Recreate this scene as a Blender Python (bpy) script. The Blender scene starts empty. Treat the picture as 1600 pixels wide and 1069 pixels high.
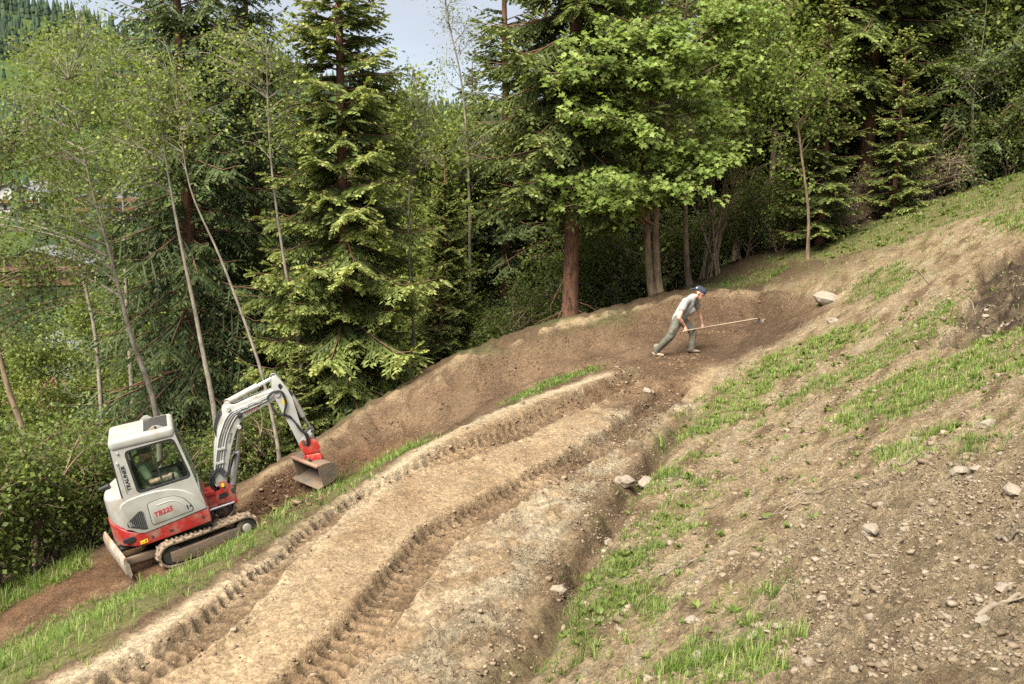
import bpy, bmesh, math, random
import numpy as np
from mathutils import Vector, Matrix, Euler

# ------------------------------------------------------------------ camera, world, sun, exposure
scene = bpy.context.scene
COL = scene.collection
PITCH = math.radians(9.3)
cam_data = bpy.data.cameras.new('camera')
cam_data.sensor_width = 36.0
cam_data.lens = 36.0 * 1555.0 / 1600.0
cam_data.clip_start = 0.05
cam_data.clip_end = 6000.0
cam = bpy.data.objects.new('camera', cam_data)
cam.location = (0.0, 0.0, 0.0)
cam.rotation_euler = (math.radians(90.0) - PITCH, 0.0, 0.0)
COL.objects.link(cam)
scene.camera = cam

SUN_EL, SUN_AZ = math.radians(54.0), math.radians(214.0)      # azimuth clockwise from +Y (north)
world = bpy.data.worlds.new('World')
scene.world = world
world.use_nodes = True
wn, wl = world.node_tree.nodes, world.node_tree.links
wn.clear()
w_out = wn.new('ShaderNodeOutputWorld')
w_bg = wn.new('ShaderNodeBackground')
w_bg.inputs['Strength'].default_value = 0.064
w_sky = wn.new('ShaderNodeTexSky')
w_sky.sky_type = 'NISHITA'
w_sky.sun_disc = False
w_sky.sun_elevation = SUN_EL
w_sky.sun_rotation = SUN_AZ
w_sky.altitude = 900.0
w_sky.dust_density = 2.0
w_tc = wn.new('ShaderNodeTexCoord')
w_map = wn.new('ShaderNodeMapping')
w_map.inputs['Scale'].default_value = (1.0, 1.0, 3.2)
w_noise = wn.new('ShaderNodeTexNoise')
w_noise.inputs['Scale'].default_value = 1.7
w_noise.inputs['Detail'].default_value = 7.0
w_noise.inputs['Roughness'].default_value = 0.55
w_ramp = wn.new('ShaderNodeValToRGB')
w_ramp.color_ramp.elements[0].position = 0.33
w_ramp.color_ramp.elements[0].color = (0.55, 0.55, 0.55, 1)
w_ramp.color_ramp.elements[1].position = 0.66
w_ramp.color_ramp.elements[1].color = (0.92, 0.92, 0.92, 1)
w_mix = wn.new('ShaderNodeMixRGB')
w_mix.inputs['Color2'].default_value = (2.0, 2.12, 2.35, 1)     # cloud veil, in the sky texture's own units
wl.new(w_tc.outputs['Generated'], w_map.inputs['Vector'])
wl.new(w_map.outputs['Vector'], w_noise.inputs['Vector'])
wl.new(w_noise.outputs['Fac'], w_ramp.inputs['Fac'])
wl.new(w_ramp.outputs['Color'], w_mix.inputs['Fac'])
wl.new(w_sky.outputs['Color'], w_mix.inputs['Color1'])
wl.new(w_mix.outputs['Color'], w_bg.inputs['Color'])
wl.new(w_bg.outputs['Background'], w_out.inputs['Surface'])

sun_data = bpy.data.lights.new('sun', 'SUN')
sun_data.energy = 2.7
sun_data.angle = math.radians(42.0)
sun_data.color = (1.0, 0.95, 0.85)
sun = bpy.data.objects.new('sun', sun_data)
_d = Vector((math.sin(SUN_AZ) * math.cos(SUN_EL), math.cos(SUN_AZ) * math.cos(SUN_EL), math.sin(SUN_EL)))
sun.rotation_euler = _d.to_track_quat('Z', 'Y').to_euler()
COL.objects.link(sun)

vs = scene.view_settings
vs.view_transform = 'Standard'
vs.look = 'None'
vs.exposure = 2.32
vs.gamma = 1.0
vs.use_curve_mapping = False
scene.cycles.max_bounces = 6
scene.cycles.diffuse_bounces = 3
scene.cycles.glossy_bounces = 3
scene.cycles.transmission_bounces = 4
scene.cycles.transparent_max_bounces = 10
scene.cycles.caustics_reflective = False
scene.cycles.caustics_refractive = False
scene.cycles.use_denoising = False
scene.cycles.sample_clamp_indirect = 6.0

# ------------------------------------------------------------------ helpers
random.seed(7)
RNG = np.random.default_rng(11)
FPX = 1555.0
CP, SP = math.cos(PITCH), math.sin(PITCH)

def ray(px, py):
    """direction of a photo pixel, scaled so that its y component is 1"""
    a, b = (px - 800.0) / FPX, -(py - 534.5) / FPX
    d = np.array([a, CP + b * SP, -SP + b * CP])
    return d / d[1]

def at(px, py, Y):
    return ray(px, py) * Y

def tag(o, label=None, cat=None, group=None, kind=None):
    if label: o['label'] = label
    if cat: o['category'] = cat
    if group: o['group'] = group
    if kind: o['kind'] = kind
    return o

def empty(name, loc=(0, 0, 0), parent=None, size=0.2):
    o = bpy.data.objects.new(name, None)
    o.empty_display_size = size
    o.location = loc
    COL.objects.link(o)
    if parent: o.parent = parent
    return o

def link(name, me, mat=None, parent=None, smooth=False):
    o = bpy.data.objects.new(name, me)
    COL.objects.link(o)
    if parent: o.parent = parent
    if mat is not None and len(me.materials) == 0:
        me.materials.append(mat)
    if smooth and len(me.polygons):
        me.polygons.foreach_set('use_smooth', np.ones(len(me.polygons), bool))
    return o

def np_mesh(name, verts, faces, attrs=None, smooth=False):
    """faces: (n,k) int array or a list of such arrays of different k; attrs: {name: per-vertex float or rgb array}"""
    me = bpy.data.meshes.new(name)
    verts = np.asarray(verts, np.float32)
    if not isinstance(faces, list): faces = [faces]
    faces = [np.asarray(f, np.int32) for f in faces if len(f)]
    nl = sum(f.size for f in faces); nf = sum(len(f) for f in faces)
    me.vertices.add(len(verts)); me.vertices.foreach_set('co', verts.ravel())
    me.loops.add(nl); me.loops.foreach_set('vertex_index', np.concatenate([f.ravel() for f in faces]))
    me.polygons.add(nf)
    tot = np.concatenate([np.full(len(f), f.shape[1], np.int32) for f in faces])
    me.polygons.foreach_set('loop_start', np.concatenate([[0], np.cumsum(tot)[:-1]]).astype(np.int32))
    me.polygons.foreach_set('loop_total', tot)
    for k, a in (attrs or {}).items():
        a = np.asarray(a, np.float32)
        if a.ndim == 1:
            at_ = me.attributes.new(k, 'FLOAT', 'POINT'); at_.data.foreach_set('value', a)
        else:
            at_ = me.attributes.new(k, 'FLOAT_COLOR', 'POINT')
            c = np.ones((len(a), 4), np.float32); c[:, :3] = a
            at_.data.foreach_set('color', c.ravel())
    if smooth: me.polygons.foreach_set('use_smooth', np.ones(nf, bool))
    me.update(calc_edges=True)
    return me

def bm_mesh(name, bm, smooth=False, auto=None):
    me = bpy.data.meshes.new(name)
    bmesh.ops.recalc_face_normals(bm, faces=bm.faces[:])
    bm.to_mesh(me); bm.free()
    if smooth: me.polygons.foreach_set('use_smooth', np.ones(len(me.polygons), bool))
    if auto is not None:
        me.polygons.foreach_set('use_smooth', np.ones(len(me.polygons), bool))
        me.set_sharp_from_angle(angle=math.radians(auto))
    return me

def ss(a, b, x):
    t = np.clip((x - a) / (b - a), 0, 1)
    return t * t * (3 - 2 * t)

_GR = {}
def noise2(x, y, seed=0):
    """gradient noise, about -0.7..0.7"""
    if seed not in _GR:
        r = np.random.default_rng(1000 + seed)
        an = r.random((256, 256)) * 2 * np.pi
        _GR[seed] = (np.cos(an).astype(np.float32), np.sin(an).astype(np.float32))
    gx, gy = _GR[seed]
    x = np.asarray(x, float); y = np.asarray(y, float)
    xi, yi = np.floor(x).astype(int), np.floor(y).astype(int)
    fx, fy = x - xi, y - yi
    u, v = fx * fx * fx * (fx * (fx * 6 - 15) + 10), fy * fy * fy * (fy * (fy * 6 - 15) + 10)
    def g(i, j):
        a, b = (xi + i) & 255, (yi + j) & 255
        return gx[a, b] * (fx - i) + gy[a, b] * (fy - j)
    return (g(0, 0) * (1 - u) + g(1, 0) * u) * (1 - v) + (g(0, 1) * (1 - u) + g(1, 1) * u) * v

def fbm(x, y, seed=0, oct=4, gain=0.5):
    s, a, f = 0.0, 1.0, 1.0
    for k in range(oct):
        s = s + a * noise2(x * f + 17.3 * k, y * f - 9.1 * k, seed + k)
        a *= gain; f *= 2.03
    return s

# ------------------------------------------------------------------ material helpers
def new_mat(name):
    m = bpy.data.materials.new(name); m.use_nodes = True
    nt = m.node_tree
    return m, nt, nt.nodes, nt.links, nt.nodes['Principled BSDF']

def mat_plain(name, col, rough=0.5, metal=0.0, dirt=None, dirt_amt=0.0, scale=6.0, bump=0.0, coat=0.0, spec=None):
    """paint, metal or cloth with uneven tone and, where asked, patches of dried mud"""
    m, nt, n, l, b = new_mat(name)
    b.inputs['Roughness'].default_value = rough
    b.inputs['Metallic'].default_value = metal
    if coat: b.inputs['Coat Weight'].default_value = coat
    if spec is not None: b.inputs['Specular IOR Level'].default_value = spec
    tc = n.new('ShaderNodeTexCoord')
    nz = n.new('ShaderNodeTexNoise'); nz.inputs['Scale'].default_value = scale; nz.inputs['Detail'].default_value = 6
    l.new(tc.outputs['Object'], nz.inputs['Vector'])
    r = n.new('ShaderNodeValToRGB')
    r.color_ramp.elements[0].position = 0.3; r.color_ramp.elements[1].position = 0.7
    r.color_ramp.elements[0].color = (*[c * 0.86 for c in col], 1)
    r.color_ramp.elements[1].color = (*[min(1, c * 1.08) for c in col], 1)
    l.new(nz.outputs['Fac'], r.inputs['Fac'])
    out = r.outputs['Color']
    if dirt:
        n2 = n.new('ShaderNodeTexNoise'); n2.inputs['Scale'].default_value = scale * 0.9; n2.inputs['Detail'].default_value = 9
        n2.inputs['Roughness'].default_value = 0.68
        mp = n.new('ShaderNodeMapping'); mp.inputs['Location'].default_value = (3.1, 7.7, 1.3)
        l.new(tc.outputs['Object'], mp.inputs['Vector']); l.new(mp.outputs['Vector'], n2.inputs['Vector'])
        r2 = n.new('ShaderNodeValToRGB')
        r2.color_ramp.elements[0].position = 0.62 - 0.35 * dirt_amt
        r2.color_ramp.elements[1].position = 0.80 - 0.35 * dirt_amt
        l.new(n2.outputs['Fac'], r2.inputs['Fac'])
        mx = n.new('ShaderNodeMixRGB'); mx.inputs['Color2'].default_value = (*dirt, 1)
        l.new(r2.outputs['Color'], mx.inputs['Fac']); l.new(out, mx.inputs['Color1'])
        out = mx.outputs['Color']
        mr = n.new('ShaderNodeMix'); mr.inputs['A'].default_value = rough; mr.inputs['B'].default_value = 0.95
        l.new(r2.outputs['Color'], mr.inputs['Factor']); l.new(mr.outputs['Result'], b.inputs['Roughness'])
    l.new(out, b.inputs['Base Color'])
    if bump:
        n3 = n.new('ShaderNodeTexNoise'); n3.inputs['Scale'].default_value = scale * 5; n3.inputs['Detail'].default_value = 5
        l.new(tc.outputs['Object'], n3.inputs['Vector'])
        bp = n.new('ShaderNodeBump'); bp.inputs['Strength'].default_value = bump; bp.inputs['Distance'].default_value = 0.02
        l.new(n3.outputs['Fac'], bp.inputs['Height']); l.new(bp.outputs['Normal'], b.inputs['Normal'])
    return m

def mat_leaf(name, cols, trans=0.35, rough=0.5, spec=0.25):
    """cols: colours from old or inner to young leaf, chosen by the per-leaf attribute 'tint'"""
    m, nt, n, l, b = new_mat(name)
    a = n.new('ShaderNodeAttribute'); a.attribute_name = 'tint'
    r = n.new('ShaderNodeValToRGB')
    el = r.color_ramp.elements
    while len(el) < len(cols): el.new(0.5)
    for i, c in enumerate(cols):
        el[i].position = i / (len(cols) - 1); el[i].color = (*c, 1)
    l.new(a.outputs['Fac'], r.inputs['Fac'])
    oi = n.new('ShaderNodeObjectInfo')
    hs = n.new('ShaderNodeHueSaturation')
    mr = n.new('ShaderNodeMapRange'); mr.inputs['To Min'].default_value = 0.85; mr.inputs['To Max'].default_value = 1.12
    l.new(oi.outputs['Random'], mr.inputs['Value']); l.new(mr.outputs['Result'], hs.inputs['Value'])
    l.new(r.outputs['Color'], hs.inputs['Color'])
    l.new(hs.outputs['Color'], b.inputs['Base Color'])
    b.inputs['Roughness'].default_value = rough
    b.inputs['Specular IOR Level'].default_value = spec
    tr = n.new('ShaderNodeBsdfTranslucent')
    g = n.new('ShaderNodeMixRGB'); g.blend_type = 'MULTIPLY'; g.inputs['Fac'].default_value = 1
    g.inputs['Color2'].default_value = (1.0, 1.05, 0.55, 1)
    l.new(hs.outputs['Color'], g.inputs['Color1']); l.new(g.outputs['Color'], tr.inputs['Color'])
    mx = n.new('ShaderNodeMixShader'); mx.inputs['Fac'].default_value = trans
    l.new(b.outputs['BSDF'], mx.inputs[1]); l.new(tr.outputs['BSDF'], mx.inputs[2])
    l.new(mx.outputs['Shader'], n['Material Output'].inputs['Surface'])
    return m

def mat_bark(name, c1, c2, scale=9.0, stretch=0.25, bump=0.6):
    m, nt, n, l, b = new_mat(name)
    tc = n.new('ShaderNodeTexCoord'); mp = n.new('ShaderNodeMapping')
    mp.inputs['Scale'].default_value = (1, 1, stretch)
    nz = n.new('ShaderNodeTexNoise'); nz.inputs['Scale'].default_value = scale; nz.inputs['Detail'].default_value = 8
    nz.inputs['Roughness'].default_value = 0.65
    l.new(tc.outputs['Object'], mp.inputs['Vector']); l.new(mp.outputs['Vector'], nz.inputs['Vector'])
    r = n.new('ShaderNodeValToRGB')
    r.color_ramp.elements[0].position = 0.35; r.color_ramp.elements[1].position = 0.65
    r.color_ramp.elements[0].color = (*c1, 1); r.color_ramp.elements[1].color = (*c2, 1)
    l.new(nz.outputs['Fac'], r.inputs['Fac']); l.new(r.outputs['Color'], b.inputs['Base Color'])
    b.inputs['Roughness'].default_value = 0.9; b.inputs['Specular IOR Level'].default_value = 0.2
    bp = n.new('ShaderNodeBump'); bp.inputs['Strength'].default_value = bump; bp.inputs['Distance'].default_value = 0.03
    l.new(nz.outputs['Fac'], bp.inputs['Height']); l.new(bp.outputs['Normal'], b.inputs['Normal'])
    return m
# ------------------------------------------------------------------ terrain: heights fitted through surveyed points
EX_POS = np.array([-5.629, 16.924, -6.388])          # ground point under the excavator's swing centre
EX_YAW, EX_PIT, EX_SW = math.radians(33.84), math.radians(8.67), math.radians(-13.8)
def rot_zyx(yaw, pit):
    cy, sy, cp, sp = math.cos(yaw), math.sin(yaw), math.cos(pit), math.sin(pit)
    return np.array([[cy, -sy, 0], [sy, cy, 0], [0, 0, 1]]) @ np.array([[cp, 0, -sp], [0, 1, 0], [sp, 0, cp]])
EX_M = rot_zyx(EX_YAW, EX_PIT)
_c, _s = math.cos(EX_SW), math.sin(EX_SW)
EX_MU = EX_M @ np.array([[_c, -_s, 0], [_s, _c, 0], [0, 0, 1]])
def ex_pt(x, y, z, upper=False):
    return (EX_MU if upper else EX_M) @ np.array([x, y, z]) + EX_POS

_pts = [tuple(ex_pt(x, y, -0.01)) for x in (-2.4, -1.2, 0.0, 1.0) for y in (-0.8, 0.0, 0.8)]
_pts += [tuple(ex_pt(-3.6, y, -0.18)) for y in (-0.7, 0.7)]
_pts += [tuple(ex_pt(-5.2, y, -0.4)) for y in (-0.7, 0.7)]
_pts += [tuple(ex_pt(2.3, y, 0.44, True)) for y in (-0.5, 0.5)]
for px, py, Y in [
    # floor of the lower track, towards the bend
    (560, 735, 18.4), (700, 662, 19.1), (850, 602, 19.6), (980, 570, 19.9), (1055, 556, 20.2), (1150, 540, 20.7), (1210, 520, 21.2),
    # toe of the berm
    (640, 668, 19.8), (800, 592, 20.7), (950, 543, 21.2), (1090, 518, 21.7), (1190, 498, 22.2),
    # crest of the berm
    (380, 768, 18.7), (440, 728, 19.2), (500, 690, 19.6), (590, 630, 20.3), (720, 556, 21.3), (850, 511, 22.1), (960, 486, 22.7), (1060, 463, 23.3),
    (1130, 457, 23.7), (1205, 460, 23.6), (1250, 480, 22.6),
    # grass strip between the two tracks
    (560, 752, 17.0), (520, 778, 16.5), (430, 836, 15.6), (340, 885, 15.0), (250, 925, 14.3), (130, 985, 13.4), (40, 1028, 12.6), (690, 690, 17.4), (-60, 1060, 12.4),
    # outer edge of the upper road
    (960, 577, 18.9), (930, 586, 18.4), (850, 614, 17.1), (750, 654, 15.7), (640, 708, 14.1), (500, 800, 11.7), (400, 876, 10.2), (260, 968, 9.0), (130, 1046, 8.2),
    # upper road
    (1010, 598, 17.7), (930, 640, 15.9), (830, 700, 13.8), (740, 770, 11.9), (640, 850, 10.2), (560, 930, 9.0), (480, 1020, 8.1), (380, 1069, 7.8),
    (1060, 610, 17.2), (980, 670, 14.9), (860, 770, 12.0), (760, 860, 10.1), (700, 960, 8.7), (640, 1069, 7.7),
    # gutter at the foot of the cut bank
    (1060, 670, 15.2), (1000, 745, 12.7), (955, 815, 11.0), (900, 890, 9.6), (860, 970, 8.4), (820, 1060, 7.5),
    # cut bank and hillside on the right
    (1000, 1069, 6.3), (1100, 1069, 5.4), (1250, 1069, 4.6), (1400, 1069, 4.0), (1600, 1069, 3.4), (1000, 950, 7.8), (1060, 850, 9.6),
    (1200, 850, 8.1), (1400, 850, 6.4), (1600, 850, 5.2), (1100, 740, 12.6), (1250, 700, 12.2), (1400, 700, 9.8), (1600, 700, 7.0),
    (1150, 640, 15.8), (1250, 590, 16.4), (1400, 570, 14.4), (1600, 550, 11.2), (1300, 500, 19.8), (1400, 480, 18.0), (1500, 450, 16.8), (1600, 430, 15.2),
    (1330, 440, 22.2), (1450, 400, 21.5), (1600, 350, 20.0), (1130, 432, 26.0), (1250, 392, 26.5), (1350, 350, 27.5), (1450, 318, 27.5), (1600, 274, 27.0), (1700, 250, 26.0)]:
    _pts.append(tuple(at(px, py, Y)))
_pts += [  # ground out of sight: behind the berm, the forest floor, under and beside the photographer
    (-7.2, 20.0, -7.1), (-4.2, 22.3, -6.6), (-1.5, 24.0, -5.2), (1.2, 25.2, -4.3), (3.4, 26.5, -3.5), (6.0, 29.5, -2.7), (10.0, 31.0, -1.6), (16.0, 31.0, 0.3),
    (-11.0, 17.5, -8.0), (-12.0, 22.0, -9.2), (-8.0, 26.0, -8.8), (-3.0, 30.0, -8.0), (3.0, 33.0, -6.2), (9.0, 36.0, -4.0), (18.0, 36.0, -0.5), (26.0, 34.0, 2.5),
    (-16.0, 30.0, -12.0), (-8.0, 38.0, -12.0), (4.0, 42.0, -9.5), (16.0, 44.0, -5.5), (30.0, 44.0, 1.0), (-22.0, 20.0, -12.0), (-14.0, 12.0, -8.5),
    (-9.0, 9.5, -6.6), (-6.0, 7.0, -5.2), (-3.0, 5.0, -3.9), (-1.5, 3.0, -3.0), (0.0, 0.0, -1.75), (2.0, 0.0, -1.35), (-2.0, 0.0, -2.6), (4.0, 2.0, -0.9), (7.0, 6.0, -0.5), (12.0, 12.0, 0.6),
    (18.0, 20.0, 2.2), (-6.0, 0.0, -4.8), (-14.0, 4.0, -8.0), (10.0, -2.0, 1.0), (24.0, 8.0, 5.0)]
_pts = np.array(_pts)
_S = 10.0
def _tps(r2): return 0.5 * r2 * np.log(r2 + 1e-9)
def _fit():
    P = _pts[:, :2] / _S; n = len(P)
    K = _tps(((P[:, None] - P[None]) ** 2).sum(-1)) + np.eye(n) * 2e-4
    A = np.zeros((n + 3, n + 3)); A[:n, :n] = K; A[:n, n] = 1; A[:n, n + 1:] = P; A[n:, :n] = A[:n, n:].T
    return np.linalg.solve(A, np.concatenate([_pts[:, 2], np.zeros(3)]))
_W = _fit()
def tps(x, y):
    x = np.atleast_1d(np.asarray(x, float)).ravel(); y = np.atleast_1d(np.asarray(y, float)).ravel()
    out = np.empty(len(x)); P = _pts[:, :2] / _S; n = len(P)
    for i in range(0, len(x), 40000):
        q = np.stack([x[i:i + 40000], y[i:i + 40000]], 1) / _S
        r2 = (q[:, :1] - P[:, 0]) ** 2 + (q[:, 1:] - P[:, 1]) ** 2
        out[i:i + 40000] = _tps(r2) @ _W[:n] + _W[n] + q @ _W[n + 1:]
    return out
_FY = np.array([-50, 0, 40, 60, 95, 130, 180, 250, 420, 900, 1100, 4000.])
_FZ = np.array([2, -2, -13, -19, -26, -29.5, -29, -21, 2, 122, 128, 120.])
def far_z(x, y):
    ridge = np.interp(x / np.maximum(y, 1), [-0.9, -0.5, -0.44, -0.36, -0.25, -0.1, 0.3, 1], [1.35, 1.25, 1.15, 0.98, 0.80, 0.45, 0.4, 0.4])
    z = np.interp(y, _FY, _FZ)
    z = np.where(z > 0, z * ridge, z)
    z = z + np.clip(x + 5, 0, 60) * 0.28 * (1 - ss(90, 300, y))
    return z + 9 * fbm(x / 160, y / 160, 40, 3) * ss(120, 400, y)
def base(x, y):
    x = np.atleast_1d(np.asarray(x, float)); y = np.atleast_1d(np.asarray(y, float))
    w = ss(34, 52, np.sqrt((x * 0.9) ** 2 + y ** 2) )
    z = far_z(x, y)
    near = w < 1
    if near.any():
        t = tps(x[near], y[near]); z[near] = t * (1 - w[near]) + z[near] * w[near]
    return z

def hit(px, py, y0=3.0, y1=32.0):
    """world point where the sight line through a photo pixel first meets the ground"""
    d = ray(px, py); ys = np.linspace(y0, y1, 700)
    below = (base(d[0] * ys, ys) - d[2] * ys) > 0
    k = int(np.argmax(below)) if below.any() else len(ys) - 1
    return np.array([d[0] * ys[k], ys[k]])
def line(*pp): return np.array([hit(px, py) for px, py in pp])

def seg_dist(x, y, L):
    """distance to a polyline, arc length of the nearest point, signed side"""
    best = np.full(x.shape, 1e9); arc = np.zeros(x.shape); side = np.zeros(x.shape); s0 = 0.0
    for a, b in zip(L[:-1], L[1:]):
        v = b - a; ln = np.hypot(*v) + 1e-9; u = v / ln
        t = np.clip((x - a[0]) * u[0] + (y - a[1]) * u[1], 0, ln)
        dx, dy = x - a[0] - u[0] * t, y - a[1] - u[1] * t
        d = np.hypot(dx, dy); m = d < best
        best[m] = d[m]; arc[m] = s0 + t[m]; side[m] = (u[0] * dy - u[1] * dx)[m]; s0 += ln
    return best, arc, side
def smooth_line(L, n=8):
    out = []
    P = np.vstack([2 * L[0] - L[1], L, 2 * L[-1] - L[-2]])
    for i in range(1, len(P) - 2):
        for t in np.linspace(0, 1, n, endpoint=False):
            p0, p1, p2, p3 = P[i - 1:i + 3]
            out.append(0.5 * (2 * p1 + (p2 - p0) * t + (2 * p0 - 5 * p1 + 4 * p2 - p3) * t * t + (3 * p1 - p0 - 3 * p2 + p3) * t ** 3))
    out.append(L[-1]); return np.array(out)
def poly_sd(x, y, Pg):
    """signed distance to a polygon, positive inside"""
    d = np.full(x.shape, 1e9); ins = np.zeros(x.shape, bool)
    for a, b in zip(Pg, np.roll(Pg, -1, 0)):
        v = b - a; L2 = v @ v + 1e-12
        t = np.clip(((x - a[0]) * v[0] + (y - a[1]) * v[1]) / L2, 0, 1)
        d = np.minimum(d, np.hypot(x - a[0] - v[0] * t, y - a[1] - v[1] * t))
        c = ((a[1] > y) != (b[1] > y)) & (x < v[0] * (y - a[1]) / (v[1] if abs(v[1]) > 1e-12 else 1e-12) + a[0])
        ins ^= c
    return np.where(ins, d, -d)

# lines and patches on the ground, found by sighting along the photograph
RUT_A = smooth_line(line((200, 1069), (330, 985), (440, 880), (520, 805), (600, 758), (710, 712), (830, 662), (920, 622), (990, 590)))
RUT_B = smooth_line(line((470, 1069), (560, 985), (630, 900), (690, 830), (780, 782), (880, 728), (960, 682), (1020, 640), (1060, 602)))
GUTTER = smooth_line(line((810, 1069), (870, 965), (905, 885), (955, 815), (1000, 745), (1045, 690), (1075, 655)))
ROAD_EDGE = smooth_line(line((60, 1069), (140, 1030), (270, 950), (400, 868), (500, 795), (640, 706), (750, 653), (850, 613), (930, 585), (990, 568)))
SCRAPE = smooth_line(line((520, 735), (640, 680), (760, 625), (870, 590), (960, 570)))
TRK_L = np.array([ex_pt(x, -0.62, 0)[:2] for x in (-5.5, -4, -2.5, -0.9)])
TRK_R = np.array([ex_pt(x, 0.62, 0)[:2] for x in (-5.5, -4, -2.5, -0.9)])
FAR_TRACK = np.vstack([[ex_pt(x, 0, 0)[:2] for x in (-7.5, -5.5, -3, 0, 1)], line((560, 738), (700, 662), (850, 602), (980, 570), (1090, 545), (1190, 520))])
BERM_CREST = line((385, 765), (440, 728), (500, 692), (590, 633), (720, 560), (850, 516), (960, 491), (1060, 470), (1130, 464), (1205, 468))
PILE = line((365, 815), (400, 770), (455, 735), (500, 740), (530, 760), (500, 790), (440, 815), (405, 835))
BEND = line((950, 580), (1000, 500), (1080, 470), (1130, 458), (1230, 462), (1285, 472), (1250, 510), (1190, 545), (1100, 575), (1040, 590))
DARKCUT = line((1470, 520), (1500, 470), (1530, 420), (1600, 375), (1690, 365), (1690, 510), (1600, 505), (1530, 530))
RUBBLE = line((1230, 850), (1310, 780), (1420, 745), (1530, 720), (1680, 700), (1680, 1069), (1240, 1069), (1180, 960))
_GLEN = float(np.hypot(*np.diff(GUTTER, axis=0).T).sum())
CHURN = line((930, 620), (985, 580), (1060, 558), (1110, 562), (1080, 590), (1040, 625), (985, 645))
def offset(L, d):
    t = np.gradient(L, axis=0); t /= np.hypot(*t.T)[:, None]
    return L + np.stack([t[:, 1], -t[:, 0]], 1) * d
_ft = smooth_line(FAR_TRACK[:6], 5)
BANK = np.vstack([offset(_ft, 0.98), ROAD_EDGE[:42][::-1] + np.array([-0.10, 0.05])])
GRASS = {  # polygons, blade height
    'bank_slope': (BANK, 0.13),
    'verge': (np.vstack([offset(_ft, 0.98), offset(_ft, 4.2)[::-1]]), 0.13),
    'strip': (line((-60, 1069), (40, 1069), (140, 1010), (260, 930), (400, 850), (480, 790), (600, 712), (650, 694), (640, 706), (560, 725), (525, 760), (450, 805), (405, 835), (330, 868), (240, 905), (160, 950), (60, 1005), (-60, 1050)), 0.17),
    'strip_far': (line((800, 622), (850, 600), (930, 573), (925, 582), (860, 606), (815, 626)), 0.10),
    'left_far': (line((-80, 1000), (0, 955), (80, 915), (135, 885), (120, 872), (0, 925), (-80, 960)), 0.2),
    'mid_upper': (line((1045, 690), (1085, 645), (1140, 605), (1200, 560), (1270, 530), (1330, 512), (1365, 520), (1300, 552), (1225, 600), (1160, 650), (1100, 680)), 0.094),
    'mid_upper_b': (line((1330, 560), (1390, 530), (1450, 490), (1490, 462), (1500, 478), (1440, 540), (1360, 590), (1270, 620), (1180, 665), (1230, 625)), 0.086),
    'mid_right': (line((1340, 620), (1420, 580), (1500, 550), (1600, 505), (1680, 490), (1680, 560), (1600, 575), (1520, 610), (1440, 640), (1370, 668), (1310, 665)), 0.101),
    'mid_low': (line((990, 775), (1010, 740), (1070, 722), (1075, 740), (1030, 770)), 0.086),
    'mid_low_b': (line((1045, 795), (1080, 765), (1125, 752), (1110, 778), (1060, 800)), 0.079),
    'bank_a': (line((875, 1000), (890, 940), (930, 880), (985, 858), (1015, 862), (985, 905), (1000, 930), (960, 960), (950, 985), (880, 1030)), 0.108),
    'bank_b': (line((975, 850), (1010, 815), (1060, 800), (1080, 830), (1050, 850), (1020, 855)), 0.072),
    'tuft_r': (line((1150, 940), (1180, 912), (1215, 925), (1210, 945), (1170, 950)), 0.094),
    'tuft_b': (line((1050, 1040), (1090, 1015), (1150, 1005), (1215, 1035), (1200, 1069), (1070, 1069)), 0.130),
    'tuft_c': (line((985, 975), (1020, 945), (1055, 940), (1040, 965), (1010, 985)), 0.10),
    'tuft_d': (line((1400, 720), (1425, 690), (1460, 680), (1455, 705), (1420, 728)), 0.12),
    'tuft_e': (line((1505, 715), (1535, 690), (1545, 705), (1520, 722)), 0.10),
    'edge_top': (line((1180, 412), (1290, 378), (1360, 350), (1450, 318), (1540, 290), (1690, 240), (1690, 290), (1600, 320), (1500, 345), (1420, 375), (1340, 395), (1250, 412)), 0.101),
    'slope_top': (line((1320, 455), (1370, 425), (1420, 415), (1425, 445), (1380, 470)), 0.08),
    'slope_b': (line((1540, 345), (1620, 320), (1690, 300), (1690, 340), (1600, 360)), 0.1),
    'crest_r': (line((1120, 450), (1180, 425), (1230, 415), (1220, 430), (1170, 445)), 0.08),
}
def grass_mask(x, y):
    m = np.full(x.shape, -9.0)
    for Pg, h in GRASS.values():
        lo, hi = Pg.min(0) - 0.8, Pg.max(0) + 0.8
        k = (x > lo[0]) & (x < hi[0]) & (y > lo[1]) & (y < hi[1])
        if k.any(): m[k] = np.maximum(m[k], poly_sd(x[k], y[k], Pg))
    return m

LUG_SHADE = []
def tread(x, y, L, pitch, half, depth, lug, seed):
    """a pressed track print: sunken band with cross lugs and squeezed-out shoulders"""
    d, s, sd = seg_dist(x, y, L)
    wob = 0.03 * noise2(s * 1.3, s * 0 + seed, 50 + seed)
    e = np.abs(sd + wob)
    e = np.where(d > half * 3, d, np.maximum(e, d * 0.98))
    band = 1 - ss(half * 0.85, half * 1.12, e)
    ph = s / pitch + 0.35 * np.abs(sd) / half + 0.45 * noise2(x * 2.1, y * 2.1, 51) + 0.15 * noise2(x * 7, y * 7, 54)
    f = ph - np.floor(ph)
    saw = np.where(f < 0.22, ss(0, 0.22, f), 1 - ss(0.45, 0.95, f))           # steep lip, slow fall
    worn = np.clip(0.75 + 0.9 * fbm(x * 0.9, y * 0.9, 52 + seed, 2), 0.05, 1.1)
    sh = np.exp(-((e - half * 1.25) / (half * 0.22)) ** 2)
    LUG_SHADE.append(band * worn * (saw - 0.4))
    z = -depth * band + lug * (saw - 0.35) * band * worn + depth * 0.55 * sh * (0.6 + noise2(x * 5, y * 5, 53))
    return z, band

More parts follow.
